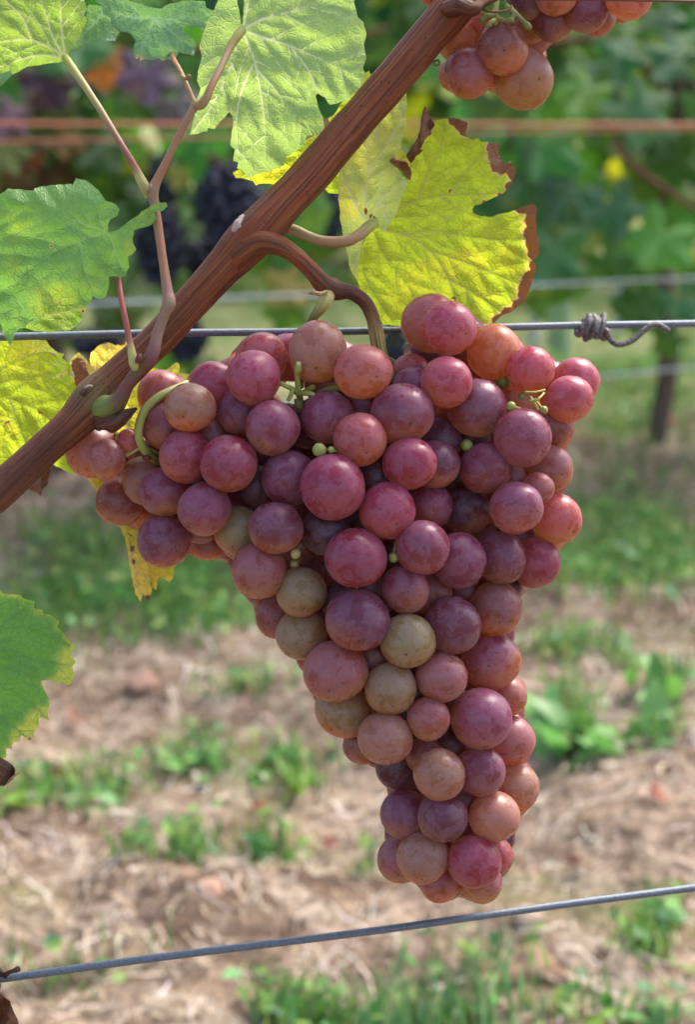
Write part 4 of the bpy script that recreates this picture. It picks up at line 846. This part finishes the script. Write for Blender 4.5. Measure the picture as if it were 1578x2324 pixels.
ptube('branchlet', [(-30,2205,.487,12,BRD),(5,2212,.485,12,(0.07,.03,.02)),(22,2206,.483,10,BRD),(34,2202,.482,12,(0.14,.06,.045)),(40,2199,.481,14,(0.12,.045,.035))], M_cane, twig, seg=12, lump=.2)
ptube('bark', [(-20,2190,.486,14,(0.1,.05,.04)),(2,2208,.485,12,(0.08,.04,.03)),(14,2218,.484,8,(0.06,.03,.02))], M_cane, twig, seg=10, lump=.4)
#@GRAPES
# ------------------------------------------------------------------ grapes
PAL = {'P': (0.43, .060, .122), 'C': (0.31, .030, .090), 'M': (0.265, .054, .122), 'V': (0.185, .048, .100), 'D': (0.085, .025, .046), 'O': (0.66, .20, .085), 'R': (0.48, .105, .105), 'T': (0.42, .20, .140), 'G': (0.34, .265, .110), 'B': (0.26, .085, .078), 'S': (0.37, .125, .118)}
# photo x, y, radius, layer (0 = foremost), skin, share of amber glow colour, height factor
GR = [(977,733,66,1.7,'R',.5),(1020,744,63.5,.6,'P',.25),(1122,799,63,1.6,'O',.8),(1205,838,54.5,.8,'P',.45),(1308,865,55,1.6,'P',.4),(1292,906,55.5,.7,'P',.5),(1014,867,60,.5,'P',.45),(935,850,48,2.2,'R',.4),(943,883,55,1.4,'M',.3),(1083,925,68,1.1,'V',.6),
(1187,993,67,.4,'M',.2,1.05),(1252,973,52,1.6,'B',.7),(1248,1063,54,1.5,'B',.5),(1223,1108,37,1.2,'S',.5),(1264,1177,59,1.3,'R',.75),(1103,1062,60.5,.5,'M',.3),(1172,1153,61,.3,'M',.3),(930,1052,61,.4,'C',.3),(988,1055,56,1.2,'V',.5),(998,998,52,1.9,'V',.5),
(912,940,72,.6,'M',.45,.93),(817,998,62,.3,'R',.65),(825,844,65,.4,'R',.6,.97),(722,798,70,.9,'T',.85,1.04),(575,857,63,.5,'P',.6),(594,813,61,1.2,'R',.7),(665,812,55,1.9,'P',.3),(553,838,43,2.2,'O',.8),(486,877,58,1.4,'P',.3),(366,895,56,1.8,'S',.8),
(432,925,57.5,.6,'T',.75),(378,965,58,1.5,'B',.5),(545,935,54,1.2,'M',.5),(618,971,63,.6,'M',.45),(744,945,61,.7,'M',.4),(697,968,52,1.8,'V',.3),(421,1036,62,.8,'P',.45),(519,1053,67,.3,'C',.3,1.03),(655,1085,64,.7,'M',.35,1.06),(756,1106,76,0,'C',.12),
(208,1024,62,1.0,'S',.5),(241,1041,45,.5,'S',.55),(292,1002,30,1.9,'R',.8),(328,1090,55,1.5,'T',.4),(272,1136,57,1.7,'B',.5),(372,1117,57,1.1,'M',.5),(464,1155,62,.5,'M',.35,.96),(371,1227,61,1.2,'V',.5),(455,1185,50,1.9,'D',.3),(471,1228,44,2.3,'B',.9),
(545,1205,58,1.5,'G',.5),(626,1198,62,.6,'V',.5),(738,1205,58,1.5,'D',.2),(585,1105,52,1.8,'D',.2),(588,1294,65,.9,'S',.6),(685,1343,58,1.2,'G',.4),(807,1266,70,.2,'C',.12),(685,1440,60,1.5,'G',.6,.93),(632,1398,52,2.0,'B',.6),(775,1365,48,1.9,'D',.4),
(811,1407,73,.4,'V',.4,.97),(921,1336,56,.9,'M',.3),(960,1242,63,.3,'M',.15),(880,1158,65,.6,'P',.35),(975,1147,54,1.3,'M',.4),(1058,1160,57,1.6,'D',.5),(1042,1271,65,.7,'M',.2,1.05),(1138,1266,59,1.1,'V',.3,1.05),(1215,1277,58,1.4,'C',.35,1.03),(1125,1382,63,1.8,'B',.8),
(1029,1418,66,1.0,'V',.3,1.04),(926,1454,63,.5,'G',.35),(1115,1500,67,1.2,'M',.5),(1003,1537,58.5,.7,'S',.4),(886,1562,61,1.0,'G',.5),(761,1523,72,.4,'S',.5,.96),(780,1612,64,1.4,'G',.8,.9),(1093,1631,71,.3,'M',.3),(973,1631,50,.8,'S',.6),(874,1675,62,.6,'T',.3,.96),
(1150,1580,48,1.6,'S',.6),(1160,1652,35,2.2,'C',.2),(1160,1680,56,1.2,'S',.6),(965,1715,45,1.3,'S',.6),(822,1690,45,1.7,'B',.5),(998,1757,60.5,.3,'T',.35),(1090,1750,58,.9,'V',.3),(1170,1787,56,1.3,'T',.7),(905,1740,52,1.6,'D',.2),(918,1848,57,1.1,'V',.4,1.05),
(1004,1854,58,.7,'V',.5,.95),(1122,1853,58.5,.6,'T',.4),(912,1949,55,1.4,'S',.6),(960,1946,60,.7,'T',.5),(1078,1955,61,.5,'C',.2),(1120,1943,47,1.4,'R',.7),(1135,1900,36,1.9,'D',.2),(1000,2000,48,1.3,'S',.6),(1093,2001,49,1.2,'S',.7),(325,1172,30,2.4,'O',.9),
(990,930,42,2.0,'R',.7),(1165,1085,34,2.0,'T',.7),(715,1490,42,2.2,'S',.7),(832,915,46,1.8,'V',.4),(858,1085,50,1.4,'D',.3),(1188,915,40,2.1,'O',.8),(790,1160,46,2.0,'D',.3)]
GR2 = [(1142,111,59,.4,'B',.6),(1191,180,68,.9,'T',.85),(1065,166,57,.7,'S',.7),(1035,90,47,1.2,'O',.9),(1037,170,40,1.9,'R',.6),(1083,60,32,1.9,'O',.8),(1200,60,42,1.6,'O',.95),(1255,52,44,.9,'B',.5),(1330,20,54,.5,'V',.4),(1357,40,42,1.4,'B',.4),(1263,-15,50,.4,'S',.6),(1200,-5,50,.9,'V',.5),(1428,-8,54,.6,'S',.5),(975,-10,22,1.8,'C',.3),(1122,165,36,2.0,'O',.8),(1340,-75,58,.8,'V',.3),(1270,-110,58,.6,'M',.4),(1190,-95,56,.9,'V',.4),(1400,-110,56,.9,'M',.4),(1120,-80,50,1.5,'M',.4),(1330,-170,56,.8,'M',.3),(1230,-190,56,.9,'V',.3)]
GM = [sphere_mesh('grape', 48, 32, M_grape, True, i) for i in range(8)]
OCC = .885
def solve(L, front):
    res = [None]*len(L)
    for i in sorted(range(len(L)), key=lambda i: L[i][3]):
        x, y, r = L[i][:3]; z = front(x, y)*F/.49 + L[i][3]*r*.55
        for j in range(len(L)):
            if res[j] is None: continue
            xj, yj, rj = L[j][:3]; d2 = (x-xj)**2+(y-yj)**2; s = (OCC*(r+rj))**2
            if d2 < s: z = max(z, res[j]+math.sqrt(s-d2)) if L[j][3] < L[i][3]-1e-6 or abs(z-res[j]) < math.sqrt(s-d2) else z
        res[i] = z
    return [z*.49/F for z in res]
def add_grape(parent, px, py, r, d, key, fl, hf=1.0, out=(0, 0)):
    o = bpy.data.objects.new('grape', random.choice(GM)); C.objects.link(o); attach(o, parent)
    o.location = W(px, py, d); R = r*d/F
    zdir = Vector((out[0]*.9+random.gauss(0, .30), -1.0+random.gauss(0, .15), -.30+out[1]*.5+random.gauss(0, .30))).normalized()   # the tip with its scar
    ydir = Vector((random.gauss(0, .25), -.25, 1)); ydir = (ydir-zdir*ydir.dot(zdir)).normalized(); xdir = ydir.cross(zdir)
    o.rotation_mode = 'QUATERNION'; o.rotation_quaternion = Matrix((xdir, ydir, zdir)).transposed().to_quaternion()
    q_ = random.uniform(.97, 1.03); o.scale = (R/math.sqrt(hf)*q_, R*math.sqrt(hf)/q_, R)
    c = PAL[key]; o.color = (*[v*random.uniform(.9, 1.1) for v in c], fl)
    return o
def bunch(e, L, front, axis_x, fill):
    Z = solve(L, front)
    for g, z in zip(L, Z):
        u = (g[0]-axis_x(g[1]))/420; add_grape(e, g[0], g[1], g[2], z, g[4], g[5], g[6] if len(g) > 6 else 1.0, (u, 0))
    # grapes inside and on the far side of the bunch
    have = [(g[0], g[1], g[2], z*F/.49) for g, z in zip(L, Z)]; A = np.array(have); st = 8
    gx_, gy_ = np.meshgrid(np.arange(A[:, 0].min()-120, A[:, 0].max()+120, st), np.arange(A[:, 1].min()-120, A[:, 1].max()+120, st)); Q = np.stack([gx_.ravel(), gy_.ravel()], -1)
    D2 = np.sqrt(((Q[:, None]-A[None, :, :2])**2).sum(2))-A[None, :, 2]; dist = D2.min(1)
    K = 22.; dil = (dist < K).reshape(gx_.shape); edge = np.zeros_like(dil); o_ = ~dil
    edge[1:-1, 1:-1] = o_[1:-1, 1:-1] & (dil[:-2, 1:-1] | dil[2:, 1:-1] | dil[1:-1, :-2] | dil[1:-1, 2:]); E = Q[edge.ravel()]
    def edist(P): return np.sqrt(((np.atleast_2d(P)[:, None]-E[None])**2).sum(2)).min(1)
    gaps = Q[(dist > -2) & dil.ravel()]; gaps = gaps[edist(gaps) > K+3]; gaps = [tuple(p) for p in gaps]; random.shuffle(gaps)
    def put(x, y, r, zmin):
        z = zmin
        for _ in range(6):
            for h in have:
                d2 = (x-h[0])**2+(y-h[1])**2; s_ = (.88*(r+h[2]))**2
                if d2 < s_ and abs(z-h[3]) < math.sqrt(s_-d2): z = h[3]+math.sqrt(s_-d2)
        return z
    done = []
    for (x, y) in gaps:
        if any((x-q[0])**2+(y-q[1])**2 < (q[2]*.85)**2 for q in done): continue
        r = min(52., edist((x, y))[0]-K-1); bx, by = x, y
        for _ in range(20):                                  # slide inwards until a full grape fits
            if r >= 44: break
            c = [(x+random.uniform(-40, 40), y+random.uniform(-40, 40)) for _ in range(12)]; e_ = edist(np.array(c)); k = int(e_.argmax()); x, y = c[k]; r = min(52., e_[k]-K-1)
        if r < 18 or (x-bx)**2+(y-by)**2 > r*r: continue
        near = [h[3] for h in have if (x-h[0])**2+(y-h[1])**2 < (r+h[2])**2]
        z = put(x, y, r, (sum(near)/len(near) if near else .5*F/.49)+r*.9)
        have.append((x, y, r, z)); done.append((x, y, r)); add_grape(e, x, y, r, z*.49/F, random.choice('VDBMS'), random.uniform(.3, .7))
    k = tries = 0
    while k < fill and tries < 6000:
        tries += 1; g = random.choice(have); r = random.uniform(46, 60); x = g[0]+random.gauss(0, 60); y = g[1]+random.gauss(0, 60); z = g[3]+random.uniform(60, 330)
        if z > .548*F/.49 or any((x-h[0])**2+(y-h[1])**2+(z-h[3])**2 < (.9*(r+h[2]))**2 for h in have): continue
        if edist((x, y))[0] < r+K+2 or D2[int(((Q-np.array([x, y]))**2).sum(1).argmin())].min() > 0: continue
        have.append((x, y, r, z)); k += 1; add_grape(e, x, y, r, z*.49/F, random.choice('VMBSD'), random.uniform(.2, .6))
    return Z
def front1(x, y):
    ax = 720+ (y-1000)*.28 if y < 1500 else 860+(y-1500)*.38; hw = np.interp(y, [650, 900, 1050, 1250, 1450, 1700, 1950, 2060], [420, 560, 560, 470, 290, 220, 160, 120]); tk = np.interp(y, [650, 900, 1100, 1300, 1700, 2050], [.020, .026, .030, .030, .024, .014])
    u = min(1, abs(x-ax)/hw); return .497-tk*math.sqrt(1-u*u*.95)
b1 = empty('grape_bunch', W(895, 860, .5), 'large hanging bunch of pink and mauve grapes in the middle of the picture', 'grapes', 'pink bunches on the front vine')
Z1 = bunch(b1, GR, front1, lambda y: 760+(y-1000)*.25, 70)
def zat(x, y, default=.5):                                  # depth of the foremost grape there
    zs = [z for g, z in zip(GR, Z1) if (g[0]-x)**2+(g[1]-y)**2 < (g[2]*1.2)**2]; return min(zs) if zs else default
YG = (0.40, .42, .11); YG2 = (0.34, .36, .10); OLV = (0.22, .21, .06)
ptube('peduncle', [(500,632,.490,60,BR),(545,580,.486,72,BR),(590,551,.484,62,BR),(630,556,.4835,48,BR2),(668,578,.484,39,BR),(705,612,.485,38,BR),(735,645,.486,44,BR2),(762,660,.487,44,BRD),(795,663,.488,34,(0.14,.04,.028)),(828,685,.489,32,BRD),(846,720,.490,32,(0.30,.17,.06)),(855,760,.491,34,(0.58,.44,.14)),(862,800,.492,34,(0.58,.50,.15)),(880,845,.494,31,(0.5,.46,.15)),(893,885,.498,30,(0.3,.28,.1)),(900,960,.506,28,YG2),(900,1100,.508,24,YG2),(905,1300,.507,20,YG2),(950,1550,.505,15,YG2),(1010,1800,.503,11,YG2),(1030,1930,.502,8,YG2)], M_cane, b1, n=8, seg=32, ridge=.035, lump=.05, seed=31)
ptube('side_stem', [(762,640,.4885,26,BRD),(748,664,.4860,32,(0.36,.28,.1)),(738,682,.4840,33,YEL),(726,702,.4840,26,(0.34,.30,.1)),(712,720,.4855,20,OLV),(702,742,.490,18,OLV),(690,800,.497,18,YG2),(680,880,.500,18,YG2)], M_shoot, b1, seg=16, lump=.06)
ptube('bract', [(742,662,.4825,8,(0.4,.28,.14)),(726,667,.481,10,(0.42,.3,.16)),(712,664,.479,9,(0.36,.22,.12)),(700,666,.480,4,(0.36,.22,.12))], M_shoot, b1, seg=8, lump=.6)
ptube('side_stem', [(425,872,.494,19,YG),(395,884,.488,19,YG),(362,900,.484,20,YG),(333,925,.4825,20,YG),(318,955,.482,20,YG),(314,985,.482,20,YG),(322,1012,.4835,19,YG),(345,1040,.488,18,YG),(390,1060,.498,16,YG),(500,1080,.506,16,YG2),(700,1050,.508,16,YG2),(890,1000,.507,18,YG2)], M_shoot, b1, seg=16)
dz = zat(241, 1041)
ptube('pedicel', [(286,1032,dz+.001,13,YG),(300,1026,.484,9,YG),(315,1018,.484,9,YG),(335,1019,.486,9,YG),(362,1030,.490,9,YG)], M_shoot, b1, seg=10)
ptube('pedicel', [(262,985,.494,12,(0.1,.09,.03)),(275,990,.488,11,YG2),(290,987,.487,9,YG),(312,992,.487,9,YG)], M_shoot, b1, seg=10, lump=.4)
ptube('pedicel', [(300,1003,.483,14,(0.12,.14,.04)),(302,995,.484,12,(0.16,.2,.05)),(310,985,.486,8,YG)], M_shoot, b1, seg=10, lump=.3)
ptube('pedicel', [(270,1048,.486,9,(0.14,.05,.03)),(280,1045,.485,11,(0.14,.05,.03)),(290,1041,.485,7,(0.14,.05,.03))], M_shoot, b1, seg=8, lump=.7)
ptube('dry_flower', [(325,1038,.485,9,(0.16,.05,.03)),(333,1039,.484,13,(0.17,.05,.03)),(341,1039,.485,8,(0.14,.05,.03))], M_shoot, b1, seg=8, lump=.7)
rz = min(zat(618,930), zat(700,900))+.004
for pts in ([(680,900,rz+.004,16,YG2),(676,870,rz+.001,13,YG),(674,850,rz-.001,13,YG),(677,838,rz-.003,17,YG),(678,824,rz-.005,11,(0.46,.48,.2))],
            [(680,895,rz+.004,15,YG),(662,882,rz+.001,12,YG),(648,876,rz,11,YG),(636,868,rz,9,YG)], [(664,884,rz+.001,11,YG),(660,897,rz,11,YG),(653,910,rz,9,YG)],
            [(680,893,rz+.003,13,YG),(705,893,rz,11,YG),(722,903,rz,10,YG),(732,910,rz+.001,8,YG)], [(678,905,rz+.006,22,YG2),(682,925,rz+.006,20,YG2),(690,950,rz+.012,18,YG2)],
            [(690,890,rz+.003,12,YG2),(708,880,rz,13,OLV),(712,874,rz,9,OLV)], [(720,895,rz+.006,20,YG2),(770,880,rz+.006,20,YG2),(820,868,rz+.010,18,YG2)]):
    ptube('pedicel', pts, M_shoot, b1, seg=12, lump=.15)
S_berry = sphere_mesh('unripe_berry', 20, 14, M_berry, True, 3)
def berry(px, py, r, col, stem=None):
    d = zat(px, py)-.0005; o = bpy.data.objects.new('unripe_berry', S_berry); C.objects.link(o); attach(o, b1); o.location = W(px, py, d); s = r*d/F; o.scale = (s, s, s); o.color = (*col, 1)
    o.rotation_euler = (1.4+random.gauss(0, .4), random.gauss(0, .4), 0)
    sx, sy = stem or (px+random.uniform(-8, 8), py-r*2); ptube('pedicel', [(px+(sx-px)*.3, py+(sy-py)*.3, d, 5, YG), (sx, sy, d+.002, 5, YG), (sx+(sx-px)*.6, sy+(sy-py)*.6, d+.008, 6, YG2)], M_shoot, b1, seg=7)
LG = (0.34, .42, .09)
for a in ((1143,866,17,(0.24,.28,.06),(1155,885)),(1166,894,11,(0.3,.26,.09),(1180,905)),(1186,900,10,(0.3,.28,.07),(1196,910)),(1161,922,11,LG,(1175,925)),(1235,931,10,(0.3,.29,.06),(1222,915)),(1206,907,12,(0.22,.22,.05),(1215,920)),(1060,1011,14,LG,(1055,1030)),(725,1021,16,LG,(745,1020)),(752,1021,8,LG,(765,1025)),(714,1277,17,(0.26,.38,.09),(705,1255)),(671,1257,12,(0.46,.40,.16),(680,1240)),(668,1280,11,(0.40,.34,.14),(682,1268)),(893,1265,12,(0.34,.36,.1),(897,1235)),(993,1347,13,(0.2,.22,.05),(1000,1330))): berry(*a)
for pts in ([(1205,912,.478,9,YG2),(1222,906,.476,6,YG),(1236,892,.478,5,YG)], [(1205,900,.479,6,YG2),(1214,915,.477,6,YG2),(1222,930,.478,6,YG2)], [(897,1215,.482,9,YG),(895,1238,.481,8,YG),(893,1255,.481,7,YG)], [(1192,890,.48,6,YG2),(1215,890,.479,5,YG),(1238,885,.48,5,YG)]):
    ptube('pedicel', pts, M_shoot, b1, seg=8)
b2 = empty('grape_bunch', W(1180, -60, .5), 'second bunch of orange-pink and purple grapes at the top right corner', 'grapes', 'pink bunches on the front vine')
Z2 = bunch(b2, GR2, lambda x, y: .492, lambda y: 1220, 8)
for pts in ([(1140,-60,.49,20,YG2),(1128,0,.490,17,YG),(1124,30,.489,17,YG),(1124,62,.490,16,YG)], [(1124,30,.488,14,YG),(1105,38,.487,14,OLV),(1092,48,.487,16,OLV)], [(1128,40,.488,10,YG),(1150,48,.486,11,OLV),(1160,46,.486,15,OLV),(1168,56,.487,9,(0.08,.05,.03))], [(1160,20,.488,14,YG),(1185,45,.486,12,OLV),(1200,60,.485,15,OLV),(1206,66,.485,8,OLV)], [(1124,45,.487,10,YG),(1112,52,.486,10,YG2),(1105,60,.488,8,YG2)], [(1150,10,.488,10,YG),(1166,32,.487,14,OLV),(1163,44,.486,10,OLV)]):
    ptube('pedicel', pts, M_shoot, b2, seg=10, lump=.25)
ptube('peduncle', [(1060,10,.486,20,BRD),(1110,-30,.489,20,OLV),(1200,-80,.500,18,YG2),(1290,-120,.505,16,YG2)], M_shoot, b2, seg=12)
